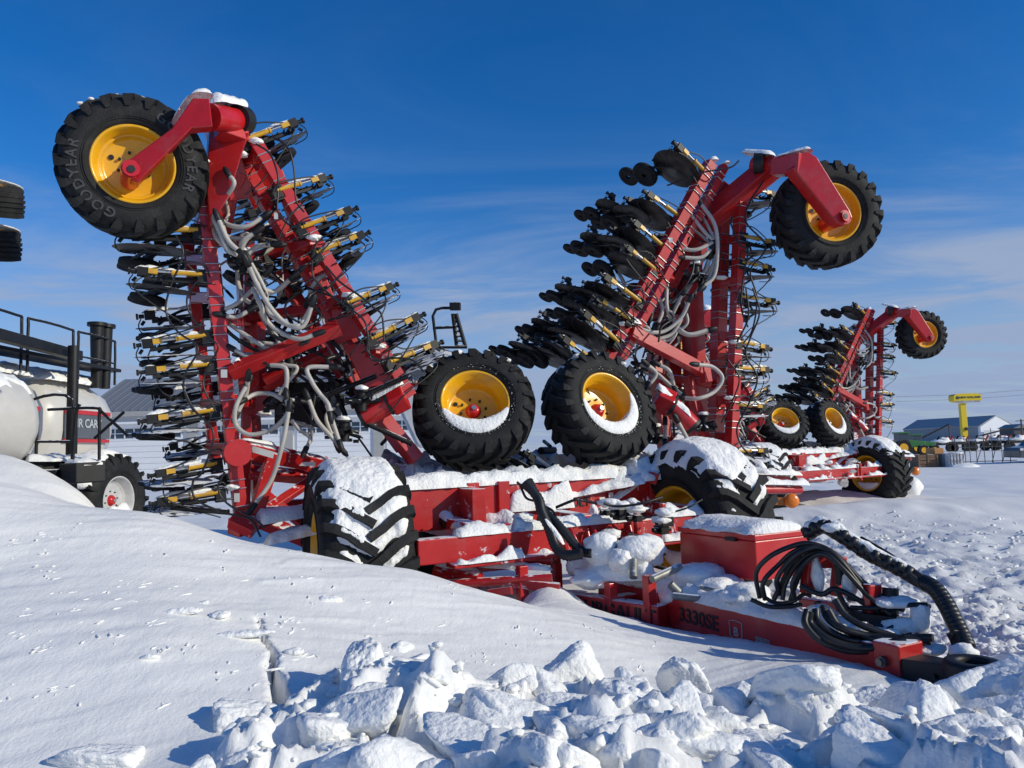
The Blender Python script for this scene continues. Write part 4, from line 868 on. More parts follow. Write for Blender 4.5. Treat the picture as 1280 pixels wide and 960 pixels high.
snow_strip(snow, pt(-.9, .0, .9), pt(-.6, .3, .9), .2, .1, seed=35)
m_ = MB(); m_.cyl(at(538, 640, 7.9), at(568, 660, 7.7), .08, 14, r1=.06); m_.build('steering_cylinder', DRK, drill)
ss((538, 640, 7.9), (568, 658, 7.7), .15, .06, .04, seed=36)
for (a, b_, w, h, dz) in [((238, 119, 6.76), (266, 121, 6.86), .19, .06, .0), ((216, 158, 6.8), (239, 122, 6.8), .10, .04, .02), ((264, 140, 7.0), (303, 148, 7.4), .24, .11, .09), ((968, 205, 9.75), (1016, 192, 9.5), .22, .06, .05), ((930, 202, 10.1), (970, 205, 9.8), .2, .07, .11),
                          ((292, 466, 7.42), (420, 411, 7.52), .0, .0, .0), ((884, 207, 10.0), (898, 205, 10), .16, .06, .05), ((902, 210, 10.1), (914, 208, 10.1), .14, .05, .05), ((300, 558, 7.6), (345, 566, 7.8), .14, .04, .07), ((318, 655, 7.5), (400, 640, 7.9), .4, .12, .0), ((420, 660, 7.7), (330, 680, 7.4), .3, .1, .0),
                          ((786, 411, 9.6), (800, 414, 9.7), .18, .08, .07), ((880, 552, 10.4), (925, 575, 10.1), .2, .07, .0), ((920, 575, 10.0), (958, 585, 9.8), .16, .07, .0), ((925, 590, 9.6), (965, 592, 9.5), .2, .07, -.0)]:
    if w: ss(a, b_, w, h, dz, seed=a[0], lump=.25)
for (x, y, Y) in [(262, 326, 7.6), (268, 372, 7.6), (278, 452, 7.6), (284, 508, 7.6), (300, 562, 7.5), (300, 196, 7.4), (320, 180, 7.4), (392, 300, 7.6), (436, 372, 7.75), (474, 436, 7.9), (306, 330, 7.9), (850, 272, 9.9), (778, 408, 9.5), (918, 430, 10.1), (912, 500, 10.1), (902, 350, 10.2), (290, 612, 7.5), (300, 470, 7.5), (330, 520, 8.2)]:
    blob(snow, at(x, y-3, Y), .075, .06, .03, seed=x, sub=3, amp=.3, fq=2)
snow_strip(snow, at(292, 466, 7.42)+Z*.09, at(300, 463, 7.42)+Z*.10, .12, .05, seed=40)
# seed hoses -----------------------------------------------------------------------
Z1 = ((60, 100), .25); Z2 = ((160, 280), .25); Z3 = ((160, 480), .28125); Z4 = ((360, 300), .25); R1 = ((620, 170), .28125); R2 = ((640, 360), .28125)
for (zb_, pts, Y) in [
    (Z1, [(905, 475), (930, 520), (880, 600), (830, 680), (850, 740), (900, 850), (960, 880)], 7.3), (Z1, [(890, 570), (850, 620), (820, 700), (850, 790), (900, 850)], 7.4), (Z1, [(850, 690), (900, 800), (960, 860)], 7.3), (Z1, [(860, 700), (920, 730), (1000, 730), (1080, 680)], 7.4),
    (Z1, [(860, 770), (930, 790), (1020, 790)], 7.5), (Z1, [(960, 850), (980, 800), (1040, 760)], 7.4), (Z1, [(990, 890), (1040, 840), (1130, 820)], 7.4), (Z2, [(420, 0), (450, 80), (540, 150)], 7.4), (Z2, [(470, 0), (500, 90), (550, 140)], 7.35), (Z2, [(560, 140), (590, 80), (640, 40)], 7.4),
    (Z2, [(600, 150), (650, 110), (740, 105)], 7.5), (Z2, [(600, 200), (640, 290), (700, 400), (780, 490), (850, 520), (890, 490), (920, 400)], 7.3), (Z2, [(620, 310), (660, 400), (700, 490), (780, 550), (860, 575), (940, 550)], 7.35), (Z2, [(550, 190), (550, 290), (580, 370), (620, 400)], 7.6),
    (Z2, [(475, 430), (540, 400), (620, 330), (690, 250)], 7.5), (Z2, [(475, 455), (540, 465), (610, 430)], 7.5), (Z2, [(475, 475), (550, 530), (640, 590), (720, 640)], 7.6), (Z2, [(620, 260), (670, 320), (740, 335), (820, 270)], 7.5), (Z2, [(525, 625), (590, 660), (650, 680)], 7.5),
    (Z2, [(600, 770), (590, 850), (545, 950)], 7.4), (Z2, [(580, 880), (640, 850), (720, 850), (790, 890)], 7.5), (Z2, [(700, 705), (780, 715), (795, 760), (790, 830), (800, 900)], 7.5), (Z2, [(1020, 715), (900, 720), (920, 790), (960, 850), (1000, 900), (1010, 950)], 7.5),
    (Z3, [(530, 0), (480, 100), (480, 180), (540, 225), (640, 200), (710, 130), (705, 60)], 7.35), (Z3, [(715, 110), (690, 250), (640, 420), (560, 540)], 7.35), (Z3, [(800, 60), (840, 160), (900, 230), (950, 290)], 7.7), (Z3, [(880, 80), (910, 170), (940, 260)], 7.7), (Z3, [(720, 150), (760, 200), (810, 240), (790, 290)], 7.8),
    (Z2, [(760, 620), (740, 560), (690, 500), (650, 420)], 7.9), (Z2, [(800, 620), (720, 600), (600, 590)], 7.9), (Z2, [(660, 300), (640, 360), (600, 420)], 7.8), (Z2, [(1060, 300), (1000, 250), (930, 300), (900, 380)], 7.9),
    (R1, [(910, 300), (970, 390), (985, 500), (970, 620), (920, 670)], 9.9), (R1, [(860, 345), (930, 430), (975, 470)], 9.9), (R1, [(810, 500), (890, 505), (970, 470)], 9.9), (R1, [(830, 540), (910, 540), (960, 500)], 9.9), (R1, [(980, 520), (960, 600), (930, 660)], 9.95),
    (R1, [(605, 825), (650, 860), (740, 870), (820, 810), (860, 730)], 9.8), (R1, [(690, 910), (780, 880), (830, 800)], 9.9), (R1, [(760, 650), (760, 760), (790, 820), (850, 880), (950, 860)], 9.9), (R1, [(700, 680), (740, 760), (720, 840)], 9.9), (R1, [(830, 700), (780, 800), (760, 830)], 10), (R1, [(850, 360), (840, 450), (800, 480)], 10),
    (R2, [(820, 340), (890, 350), (935, 400), (900, 460), (830, 490), (760, 490)], 9.7), (R2, [(650, 340), (700, 370), (720, 440)], 9.8), (R2, [(720, 180), (790, 210), (880, 190)], 10), (R2, [(735, 590), (790, 690)], 9.4), (R2, [(680, 600), (680, 680)], 9.6), (R2, [(560, 340), (620, 360), (700, 430), (760, 480)], 10), (R2, [(610, 430), (640, 380), (600, 340)], 9.6),
    (R1, [(900, 560), (870, 650), (820, 720), (760, 740)], 10.1), (R1, [(950, 540), (930, 600), (880, 640)], 10.0), (R1, [(540, 600), (570, 660), (560, 720)], 10.0), (R1, [(720, 700), (700, 760), (690, 800)], 9.9)]:
    hose(zpts(*zb_, pts, Y, .06), .022 if zb_ in (Z1, Z2, Z3) else .025, HOSE, ribs=.06, k=12)
    if random.random() < .5: hose([p_+Vector((random.uniform(-.09, .09), random.uniform(0, .25), random.uniform(-.09, .09))) for p_ in zpts(*zb_, pts, Y, .02)], .019, HOSE if random.random() < .6 else BHOSE, ribs=.06, k=12)
for (zb_, pts, Y, r) in [
    (Z2, [(240, 60), (275, 150), (210, 320), (190, 440), (250, 540), (350, 620), (290, 740), (280, 830), (330, 940)], 7.2, .010), (Z2, [(380, 250), (300, 350), (310, 450), (400, 560), (450, 620), (390, 730), (380, 820), (440, 940)], 7.25, .009),
    (Z3, [(240, 0), (290, 110), (380, 220), (330, 390), (290, 430), (300, 510), (420, 570), (540, 600), (590, 680)], 7.2, .011), (Z3, [(430, 390), (400, 460), (440, 530), (560, 600), (610, 640)], 7.2, .010),
    (Z4, [(120, 100), (130, 190), (230, 290), (370, 390), (400, 480), (400, 560), (480, 620)], 7.4, .010), (Z4, [(190, 130), (260, 210), (360, 280), (430, 340), (470, 380), (480, 510)], 7.4, .010), (Z4, [(400, 500), (420, 600), (520, 590), (620, 600), (680, 660)], 7.6, .010),
    (Z1, [(1040, 320), (1110, 370), (1150, 480), (1140, 560)], 7.3, .010), (Z1, [(1120, 280), (1200, 340), (1230, 450), (1240, 600), (1280, 660)], 7.3, .009), (Z1, [(1150, 560), (1150, 660), (1200, 720), (1260, 740)], 7.3, .01),
    (R1, [(1190, 200), (1130, 290), (1110, 380), (1190, 470), (1190, 520), (1130, 600), (1160, 720), (1140, 860), (1100, 920)], 9.9, .012), (R1, [(1040, 380), (1080, 480), (1120, 510), (1100, 620), (1090, 760), (1120, 850)], 9.9, .012),
    (R2, [(1040, 0), (1050, 130), (1000, 240)], 9.9, .012), (R2, [(1070, 0), (1100, 110), (1060, 220), (1040, 300), (1090, 400), (1050, 520), (1000, 620), (1020, 700), (1080, 760)], 9.8, .012), (R2, [(960, 320), (1010, 400), (980, 500), (930, 600)], 9.9, .010),
    (R1, [(760, 220), (850, 190), (930, 160), (1040, 140), (1080, 110)], 9.8, .011), (R1, [(590, 700), (650, 640), (700, 560), (650, 470), (700, 400)], 9.7, .010), (R1, [(500, 900), (560, 800), (640, 720), (700, 640)], 9.6, .010), (R1, [(480, 950), (430, 850), (500, 780)], 9.5, .01),
    (R2, [(380, 250), (420, 160), (500, 100), (600, 60)], 9.4, .010), (R2, [(420, 440), (440, 500), (400, 520)], 9.3, .01)]:
    hose(zpts(*zb_, pts, Y, .02), r, BHOSE, name='hydraulic_line')
rg = random.Random(11)      # lines looping through the wings
for k in range(78):
    left = k % 2 == 0; tt = rg.random()
    if left: x = 290+rg.uniform(0, 60)+tt*110; y = 230+tt*250+rg.uniform(-20, 60); Y = rg.uniform(7.7, 8.8)
    else: x = 880-rg.uniform(0, 50)-tt*60; y = 270+tt*230+rg.uniform(-10, 50); Y = rg.uniform(9.9, 10.9)
    pts = [at(x, y, Y)]
    for j in range(3): x += rg.uniform(-38, 38); y += rg.uniform(8, 34); Y += rg.uniform(-.2, .2); pts.append(at(x, y, Y))
    hose(pts, rg.choice([.009, .012, .018, .022]), HOSE if k % 5 == 0 else BHOSE, name='hose' if k % 5 == 0 else 'hydraulic_line', k=4)
# air manifolds
for (px, py, Y) in [(306, 330, 7.5), (362, 458, 7.9), (452, 502, 7.9), (430, 540, 7.9), (870, 342, 10.0), (838, 412, 10.2), (352, 505, 7.7), (880, 530, 10.2), (820, 545, 9.9)]:
    m_ = MB(); q = at(px, py, Y); m_.cyl(q-Z*.10, q+Z*.10, .055, 14); m_.cyl(q+Z*.10, q+Z*.12, .085, 14)
    for k in range(8):
        a = k*math.pi/4; d = Vector((math.cos(a), math.sin(a), rg.uniform(-.5, .4))); m_.cyl(q+d*.05, q+d*.17, .021, 8); 
        m_.box(q+d*.15+Vector((rg.uniform(-.04, .04), 0, rg.uniform(-.05, .05))), .05, .05, .035)
    m_.build('air_manifold', BLK, drill); blob(snow, q+Z*.14, .07, .07, .03, seed=px)
# black grain/blower box hanging behind in the left wing, and struts
m_ = MB(); m_.beam(at(352, 505, 9.0), at(420, 505, 9.0), .55, .5); m_.build('black_panel', DRK, drill, bevel=.01)
for (a, b_) in [((405, 455, 8.3), (432, 520, 8.3)), ((425, 450, 8.5), (450, 520, 8.4)), ((460, 530, 8.0), (515, 555, 8.1)), ((342, 440, 8.6), (372, 480, 8.6)), ((330, 505, 8.4), (400, 440, 8.4)), ((440, 500, 7.9), (510, 470, 7.9)), ((395, 500, 8.0), (470, 470, 8.0)), ((285, 640, 7.2), (215, 634, 7.4))]:
    m_ = MB(); m_.cyl(at(*a), at(*b_), .028, 10); m_.build('strut', BLK, drill)
# more dark machinery under the raised wheels
rg = random.Random(9)
for k in range(26):
    px = rg.uniform(500, 880); Y = rg.uniform(9.0, 10.4); py = rg.uniform(555, 615)
    a = at(px, py, Y); b_ = a+A*rg.uniform(-.5, .5)+T*rg.uniform(-.3, .3)+Z*rg.uniform(-.25, .25)
    m_ = MB(); m_.cyl(a, b_, rg.uniform(.02, .05), 8); m_.build('linkage', BLK, drill)
for (a, b_, r) in [((925, 598, 9.8), (985, 600, 10.3), .055), ((940, 612, 9.6), (1000, 612, 10.0), .055)]: m_ = MB(); m_.cyl(at(*a), at(*b_), r, 14); m_.build('hydraulic_cylinder', RED, drill)
ss((925, 594, 9.8), (1000, 596, 10.3), .16, .07, .02, seed=51); ss((940, 607, 9.6), (1010, 608, 10.0), .16, .07, .02, seed=52)
so_ = snow.build('snow_cover', SNW, org=CB)
tag(so_, 'snow lying on the beams, tyres and rims of the nearer seed drill', 'snow', kind='stuff')
TBset = set(o.name for o in TB)

# ------------------------------------------------------------------ farther drill: a copy of the thing and its parts
OFF = Vector((7.7, 12.2, 0))
far = drill.copy(); col.objects.link(far); far.location = CB+OFF
far['label'] = 'distant red folded seed drill between the near one and the yellow sign'
for ch in [o for o in bpy.data.objects if o.parent == drill]:
    if ch.name in TBset: continue
    if ch.name.startswith(('hydraulic_line', 'safety', 'beam_let', 'hook', 'lamp_brack')) : continue
    c = ch.copy(); col.objects.link(c); c.parent = far
    for g_ in ch.children:
        d = g_.copy(); col.objects.link(d); d.parent = c
        if '_o' in d: pass
s2 = so_.copy(); col.objects.link(s2); s2.location = CB+OFF; 
tag(s2, 'snow lying on the tyres and frame of the distant seed drill', 'snow', kind='stuff')
# trim the copied snow: drop what belonged to the tongue, by a mesh of its own
me2 = so_.data.copy(); s2.data = me2
bm = bmesh.new(); bm.from_mesh(me2)
dead = [v for v in bm.verts if (v.co.x*T.x+v.co.y*T.y) > 1.02]
bmesh.ops.delete(bm, geom=dead, context='VERTS'); bm.to_mesh(me2); bm.free()
# bundle of hoses hanging at the far drill
m_ = MB(); rg = random.Random(21); hb = empty('hose_bundle', at(1112, 600, 23)); tag(hb, 'tangle of black hoses hanging down beside the distant drill tyre', 'hose bundle')
for k in range(34):
    a = at(1098+rg.uniform(-10, 12), 580+rg.uniform(-6, 10), 23+rg.uniform(-.3, .3)); b_ = at(1112+rg.uniform(-26, 30), 612+rg.uniform(-12, 6), 22.8+rg.uniform(-.3, .3)); md = (a+b_)/2+Vector((rg.uniform(-.3, .5), 0, rg.uniform(-.1, .25)))
    hose([a, md, b_], rg.uniform(.012, .02), BHOSE if rg.random() < .85 else mat('red_hose', (.2, .03, .03), .5), par=hb, k=5)
m_ = MB(); blob(m_, at(1137, 608, 22.6), .35, .3, .33, seed=3, sub=3, amp=.2); tag(m_.build('snow_lump', SNW, org=at(1137, 608, 22.6)), 'rounded snow lump at the foot of the hanging hoses', 'snow lump')
m_ = MB(); m_.beam(at(1130, 588, 23.5), at(1143, 589, 23.5), .06, .12, side=T); q = at(1145, 589, 23.4)
ml = m_.build('marker_lamp', mat('marker_bracket', (.5, .16, .02), .4), org=q); tag(ml, 'small round amber lamp on a bracket beside the distant drill', 'marker lamp')
m_ = MB(); m_.rev([(.0001, .06), (.08, .05), (.13, 0), (.13, -.05), (.0001, -.05)], q, (0, -1, 0), 20); m_.build('amber_lens', AMB, ml)
#BGMARK
# ------------------------------------------------------------------ background
WALLM = mat('white_metal_wall', (.82, .83, .84), .5, var=.03, vscale=.3)
ROOFM = mat('grey_metal_roof', (.20, .215, .24), .45, var=.05, vscale=.2)
SHWALL = mat('shaded_metal_wall', (.30, .31, .31), .5, var=.04, vscale=.3)  # shade of the shed's long side put into the wall colour
GLS = mat('window_glass', (.05, .07, .09), .12, var=.05)
TRIM = mat('grey_trim', (.40, .39, .37), .5)
TANK = mat('tank_paint', (.60, .58, .54), .35, var=.05, dust=.12, snow=.12)
TANKG = mat('tank_band', (.10, .11, .125), .35)
CREAM = mat('white_paint', (.72, .72, .72), .4, snow=.1, dust=.05)
def fix(o, nm=None): return o
def simple(name, mt, parent, fn, **k):
    m_ = MB(); fn(m_); return m_.build(name, mt, parent, **k)
# -- dealership workshop far left
Yb = 83.0
def wx(px, Y=Yb): return (px-640)/F*Y
bl = empty('workshop_building', (wx(250), Yb, 0)); tag(bl, 'long white workshop with grey roof and overhead doors behind the red left wing', 'building')
x0, x1 = wx(112), wx(560); EZ = 7.1; RZ = 11.6
simple('wall', WALLM, bl, lambda m_: m_.box(((x0+x1)/2, Yb+9, EZ/2), x1-x0, 18, EZ))
m_ = MB(); 
m_.prism([Vector((x0-1, Yb-.8, EZ+.02)), Vector((x0-1, Yb+9, RZ)), Vector((x0-1, Yb+19, EZ+.02))], Vector((x1-x0+2, 0, 0)))
rib = int((x1-x0)/.9)
for k in range(rib): xx = x0-1+.9*k+.3; m_.beam((xx, Yb-.85, EZ+.10), (xx, Yb+9, RZ+.06), .07, .06, side=(1, 0, 0))
m_.build('roof', ROOFM, bl)
simple('fascia', TRIM, bl, lambda m_: m_.box(((x0+x1)/2, Yb-.85, EZ-.28), x1-x0+2, .12, .55))
simple('canopy', WALLM, bl, lambda m_: m_.box(((x0+x1)/2, Yb-.6, EZ-1.25), x1-x0, 1.1, .22))
for a, b_ in ((130, 228), (250, 349), (370, 462), (482, 556)):
    A0, B0 = wx(a), wx(b_); d = simple('overhead_door', WALLM, bl, lambda m_: [m_.box(((A0+B0)/2, Yb-.06, .55+.62*k), B0-A0, .10, .59) for k in range(9)])
    simple('window_row', GLS, d, lambda m_: m_.box(((A0+B0)/2, Yb-.13, 4.75), B0-A0-.3, .05, 1.0))
    simple('mullion', WALLM, d, lambda m_: [m_.box((A0+.15+(B0-A0-.3)*k/8, Yb-.17, 4.75), .12, .05, 1.0) for k in range(9)]+[m_.box(((A0+B0)/2, Yb-.175, 4.75), B0-A0-.3, .05, .08)])
for a in (239, 359, 472): simple('pilaster', TRIM, bl, lambda m_: m_.box((wx(a), Yb-.1, 2.8), 1.1, .3, 5.6))
# -- air cart on the left
def air_cart(ox, oy, label, full=True, rz=0.0):
    root = empty('air_cart', (ox, oy, 0)); tag(root, label, 'air cart', 'grey air carts')
    def Lp(x, y, z): return Vector((ox+x*math.cos(rz)-y*math.sin(rz), oy+x*math.sin(rz)+y*math.cos(rz), z))
    prof = [(-1.5, 1.25), (-.9, 1.05), (-.35, 1.5), (0, 2.25), (.05, 2.5), (.05, 2.95), (-.12, 3.3), (-.55, 3.62), (-1.3, 3.72), (-2.1, 3.62), (-2.5, 3.2), (-2.55, 2.3), (-2.1, 1.3)]
    def loft(m_, y0, y1, k0=1, k1=1, mx_=-1.25, mz=2.6):
        n_ = len(prof); secs = [(y0, .80*k0), (y0+.12, .94*k0), (y0+.4, 1), (y1-.55, 1), (y1-.18, .95*k1), (y1, .80*k1)]; vs = []
        for (yy, s_) in secs: vs += [Lp(mx_+(x-mx_)*s_, yy, mz+(z-mz)*s_) for x, z in prof]
        fs = [(i*n_+j, i*n_+(j+1) % n_, (i+1)*n_+(j+1) % n_, (i+1)*n_+j) for i in range(5) for j in range(n_)]
        m_.add(vs, fs, True); m_.add(vs[:n_], [tuple(range(n_))]); m_.add(vs[-n_:], [tuple(range(n_))[::-1]])
    for (a, b_) in ((0, 2.35), (2.4, 4.4), (4.45, 7.0)):
        m_ = MB(); loft(m_, a, b_); tk = m_.build('tank', TANK, root, bevel=0)
        m_ = MB()
        for k in range(1): pass
        m_.prism([Lp(.085, a+.35, 2.35), Lp(.085, b_-.45, 2.35), Lp(.085, b_-.45, 2.85-.0), Lp(.085, a+.35, 2.85 if a > 1 else 2.6)], Vector((-.02, 0, 0))); m_.build('band', TANKG, tk)
        m_ = MB(); m_.beam(Lp(.085, a+.35, 2.90 if a > 1 else 2.66), Lp(.085, b_-.45, 2.90), .03, .09, side=(1, 0, 0)); m_.beam(Lp(.06, a+.35, 2.30), Lp(.06, b_-.45, 2.30), .03, .07, side=(1, 0, 0)); m_.build('stripe', REDC, tk)
        m_ = MB(); m_.cyl(Lp(-1.25, (a+b_)/2, 3.66), Lp(-1.25, (a+b_)/2, 3.86), .38, 20); m_.build('lid', BLK, tk)
        m_ = MB(); snow_strip(m_, Lp(-1.0, a+.1, 3.55), Lp(-1.0, b_-.15, 3.55), 1.7, .32, side=(1, 0, 0), seed=a+2, n_=36, m_=17, lump=.12)
        if full: SC.v and None
        o_ = len(SC.v); SC.v += m_.v; SC.f += [tuple(i+o_ for i in f) for f in m_.f]; SC.m += m_.m; SC.s += m_.s
    m_ = MB(); put_text(m_, '6700', .26, Lp(.10, 3.4, 2.68), Lp(0, 1, 0)-Lp(0, 0, 0), Z, .004, True); m_.build('model_lettering', mat('pale_letters', (.45, .48, .5), .5), root); m_ = MB(); put_text(m_, 'AIR CART', .26, Lp(.10, 5.6, 2.66), Lp(0, 1, 0)-Lp(0, 0, 0), Z, .004, True); m_.build('lettering', mat('pale_letters', (.45, .48, .5), .5), root)
    for k in range(4):          # top handrails
        y0 = .2+1.7*k; hose([Lp(.05, y0, 3.6), Lp(.05, y0, 4.5), Lp(.05, y0+.12, 4.62), Lp(.05, y0+1.35, 4.62), Lp(.05, y0+1.5, 4.5), Lp(.05, y0+1.5, 3.6)], .028, BLK, par=root, name='handrail', k=3)
        simple('handrail', BLK, root, lambda m_: m_.cyl(Lp(.05, y0, 4.1), Lp(.05, y0+1.5, 4.1), .022, 8))
    simple('walkway', BLK, root, lambda m_: m_.beam(Lp(-.2, -.2, 3.95), Lp(-.2, 7.0, 3.95), .6, .07))
    simple('conveyor', BLK, root, lambda m_: m_.beam(Lp(.45, -.5, 4.15), Lp(.45, 4.6, 4.0), .2, .2), bevel=.02)
    simple('auger_tube', BLK, root, lambda m_: m_.cyl(Lp(.75, 3.9, 4.1), Lp(.8, 3.8, 1.4), .10, 16))
    for dx in (0, .26): simple('fill_pipe', BLK, root, lambda m_: [m_.cyl(Lp(-.1+dx*.2, 6.3+dx, 3.5), Lp(-.1+dx*.2, 6.3+dx, 4.9), .11, 18, r1=.15), m_.cyl(Lp(-.1+dx*.2, 6.3+dx, 4.9), Lp(-.1+dx*.2, 6.3+dx, 4.98), .21, 18)])
    simple('chassis', BLK, root, lambda m_: m_.beam(Lp(-.6, -1, .95), Lp(-.6, 7.6, .95), .25, .3), bevel=.01)
    simple('axle', BLK, root, lambda m_: m_.beam(Lp(-2.4, 5.9, 1.0), Lp(.2, 5.9, 1.0), .25, .25))
    wv, PWc = wheel(root, Lp(.35, 5.9, 1.0), Lp(.98, -.15, 0)-Lp(0, 0, 0), 1.02, .75, .50, dish=.12, nl=20, lug=.06)
    wv.data.materials.clear(); wv.data.materials.append(mat('pale_rim', (.5, .5, .5), .45))
    # snow on that tyre and in its rim
    m_ = MB(); q = Lp(.25, 5.9, 1.0)
    for k in range(26):
        a = -1.15+2.2*k/25; blob(m_, q+Vector((rng.uniform(-.1, .02), math.sin(a)*1.0, math.cos(a)*1.0)), .36, .17, .12, seed=k, sub=2, amp=.2)
    for k in range(8): blob(m_, PWc(.30, math.pi+rng.uniform(-.8, .8), .28), .10, .22, .17, seed=k, sub=2, amp=.15)
    o_ = len(SC.v); SC.v += m_.v; SC.f += [tuple(i+o_ for i in f) for f in m_.f]; SC.m += m_.m; SC.s += m_.s
    return root, Lp
SC = MB()
ac, Lp = air_cart(-9.25, 10.9, 'large grey air cart with red stripe and black rails at the left edge')
# front saddle tank, platform and rails of that cart
m_ = MB(); vs = []
def pill(m_, c, L_, r, ax):
    m_.rev([(.0001, -L_/2), (r*.6, -L_/2+.02), (r*.9, -L_/2+.12), (r, -L_/2+.3), (r, L_/2-.3), (r*.9, L_/2-.12), (r*.6, L_/2-.02), (.0001, L_/2)], c, ax, 28)
pill(m_, at(-62, 528, 11.5), 2.0, .80, (.25, 1, 0)); m_.build('saddle_tank', TANK, ac)
pill_s = at(-62, 528, 11.5)
snow_strip(SC, pill_s+Vector((-.2, -.85, .45)), pill_s+Vector((.2, .85, .45)), 1.2, .36, side=(1, 0, 0), seed=8, m_=15, lump=.15)
for pts in [[(30, 575), (32, 520), (45, 498), (90, 500), (90, 575)], [(12, 590), (32, 520)], [(35, 510), (45, 530), (45, 575)], [(100, 505), (95, 520), (90, 590)], [(60, 512), (120, 510), (124, 520), (124, 575)], [(122, 510), (160, 545)], [(118, 548), (155, 515)]]:
    Yq = 12.2; m_ = MB(); m_.tube(smooth_pts([at(x, y, Yq) for x, y in pts], 4) if len(pts) > 2 else [at(x, y, Yq) for x, y in pts], .025, 8); m_.build('handrail', BLK, ac)
simple('handrail', BLK, ac, lambda m_: m_.cyl(at(35, 552, 12.2), at(88, 552, 12.2), .022, 8))
simple('platform', BLK, ac, lambda m_: m_.beam(at(22, 582, 12.3), at(118, 580, 13.2), .9, .12, side=(0, 1, 0)), bevel=.01)
simple('side_box', DRK, ac, lambda m_: m_.beam(at(84, 592, 12.0), at(122, 590, 12.4), .5, .32, side=(0, 1, 0)), bevel=.02)
simple('side_box', BLK, ac, lambda m_: m_.beam(at(20, 604, 12.4), at(84, 600, 12.3), .5, .35, side=(0, 1, 0)), bevel=.02)
snow_strip(SC, at(30, 576, 12.3), at(120, 576, 12.9), .9, .10, side=(0, 1, 0), seed=61, m_=11); snow_strip(SC, at(85, 583, 12.0), at(122, 581, 12.4), .5, .1, side=(0, 1, 0), seed=62)
a2 = air_cart(-3.6, 15.4, 'second grey air cart with a black ladder frame, mostly hidden behind the raised wheels', rz=.12)[0] if False else None
# -- second cart: only its tank shoulder and ladder rise behind the raised wheels
r2 = empty('air_cart', at(540, 600, 15.5)); r2.location.z = 0; r2['_o'] = list(r2.location); tag(r2, 'pale air cart with a black ladder frame on top, mostly hidden behind the raised wheels', 'air cart', 'grey air carts')
m_ = MB(); pts = [(498, 475), (520, 440), (540, 428), (566, 440), (620, 450), (640, 520), (620, 560), (520, 560), (496, 510)]
m_.prism([at(x, y, 15.2) for x, y in pts], Vector((.2, 2.2, 0))); m_.build('tank', CREAM, r2, bevel=.08)
simple('stripe', REDC, r2, lambda m_: m_.beam(at(500, 482, 15.15), at(530, 480, 15.15), .03, .06)); simple('band', TANKG, r2, lambda m_: m_.beam(at(500, 468, 15.15), at(540, 464, 15.15), .03, .10))
m_ = MB(); put_text(m_, 'CART', .2, at(516, 475, 15.1), (1, 0, 0), Z, .004, True); m_.build('lettering', TANKG, r2)
for pts in [[(546, 436), (541, 395), (545, 387), (552, 385), (572, 385)], [(541, 410), (566, 409)], [(546, 434), (584, 434)]]:
    m_ = MB(); m_.tube([at(x, y, 15.2) for x, y in pts], .03, 8); m_.build('handrail', BLK, r2)
for a, b_ in [((566, 392), (571, 434)), ((570, 392), (582, 434))]: simple('ladder_rail', BLK, r2, lambda m_: m_.cyl(at(*a, 15.2), at(*b_, 15.3), .04, 8))
for k in range(7): simple('rung', BLK, r2, lambda m_: m_.cyl(at(567+k*.8, 396+k*6, 15.2), at(571+k*1.8, 396+k*6, 15.3), .025, 6))
simple('lamp_head', BLK, r2, lambda m_: m_.beam(at(562, 383, 15.2), at(576, 383, 15.2), .14, .16), bevel=.02)
simple('chassis', BLK, r2, lambda m_: m_.box((r2.location.x, 16.2, 1.0), 2, 2.5, .4)); 
for dx in (-.8, .8):
    simple('wheel', RUBS, r2, lambda m_: m_.rev([(.0001, -.25), (.6, -.25), (.72, -.18), (.75, 0), (.72, .18), (.6, .25), (.0001, .25)], (r2.location.x+dx, 16.2, .75), (1, 0, 0), 28))
tag(SC.build('snow_cover', SNW, org=(-9, 12, 0)), 'snow lying on the tank tops, platform and tyre of the left air cart', 'snow', kind='stuff')
# -- two ribbed implement tyres peeping in at the left edge
iw = empty('implement_wheels', at(-70, 560, 8)); iw.location.z = 0; iw['_o'] = list(iw.location); tag(iw, 'pair of small ribbed black tyres held up one above the other at the left edge', 'implement wheels')
for (px, py) in ((-12, 252), (-16, 306)):
    q = at(px, py, 8.0); m_ = MB(); pr = [(.16, -.15), (.24, -.16), (.29, -.15)]
    for k in range(6):
        z = -.13+k*.052; pr += [(.318-abs(k-2.5)*.006, z-.018), (.322-abs(k-2.5)*.006, z+.014), (.300, z+.018), (.300, z+.030)]
    pr += [(.29, .15), (.24, .16), (.16, .15)]
    m_.rev(pr, q, (.12, -.25, 1), 48, smooth=False); m_.build('tyre', RUB, iw)
    simple('rim', YEL, iw, lambda m_: m_.rev([(.0001, -.05), (.15, -.06), (.17, -.15), (.17, .15), (.0001, .13)], q, (.12, -.25, 1), 24))
    m_ = MB(); blob(m_, q+Z*.17, .28, .28, .03, seed=4, sub=3, amp=.1); tag(m_.build('snow', SNW, org=q), ('thin snow on the upper of the two ribbed tyres' if py < 280 else 'thin snow on the lower of the two ribbed tyres'), 'snow', kind='stuff')
simple('arm', RED, iw, lambda m_: [m_.beam(at(-75, 560, 8.0), at(-75, 240, 8.0), .15, .15)][0:1])
for py in (252, 306): simple('spindle', RED, iw, lambda m_: m_.beam(at(-12, py, 8.0), at(-75, py+4, 8.0), .07, .07))
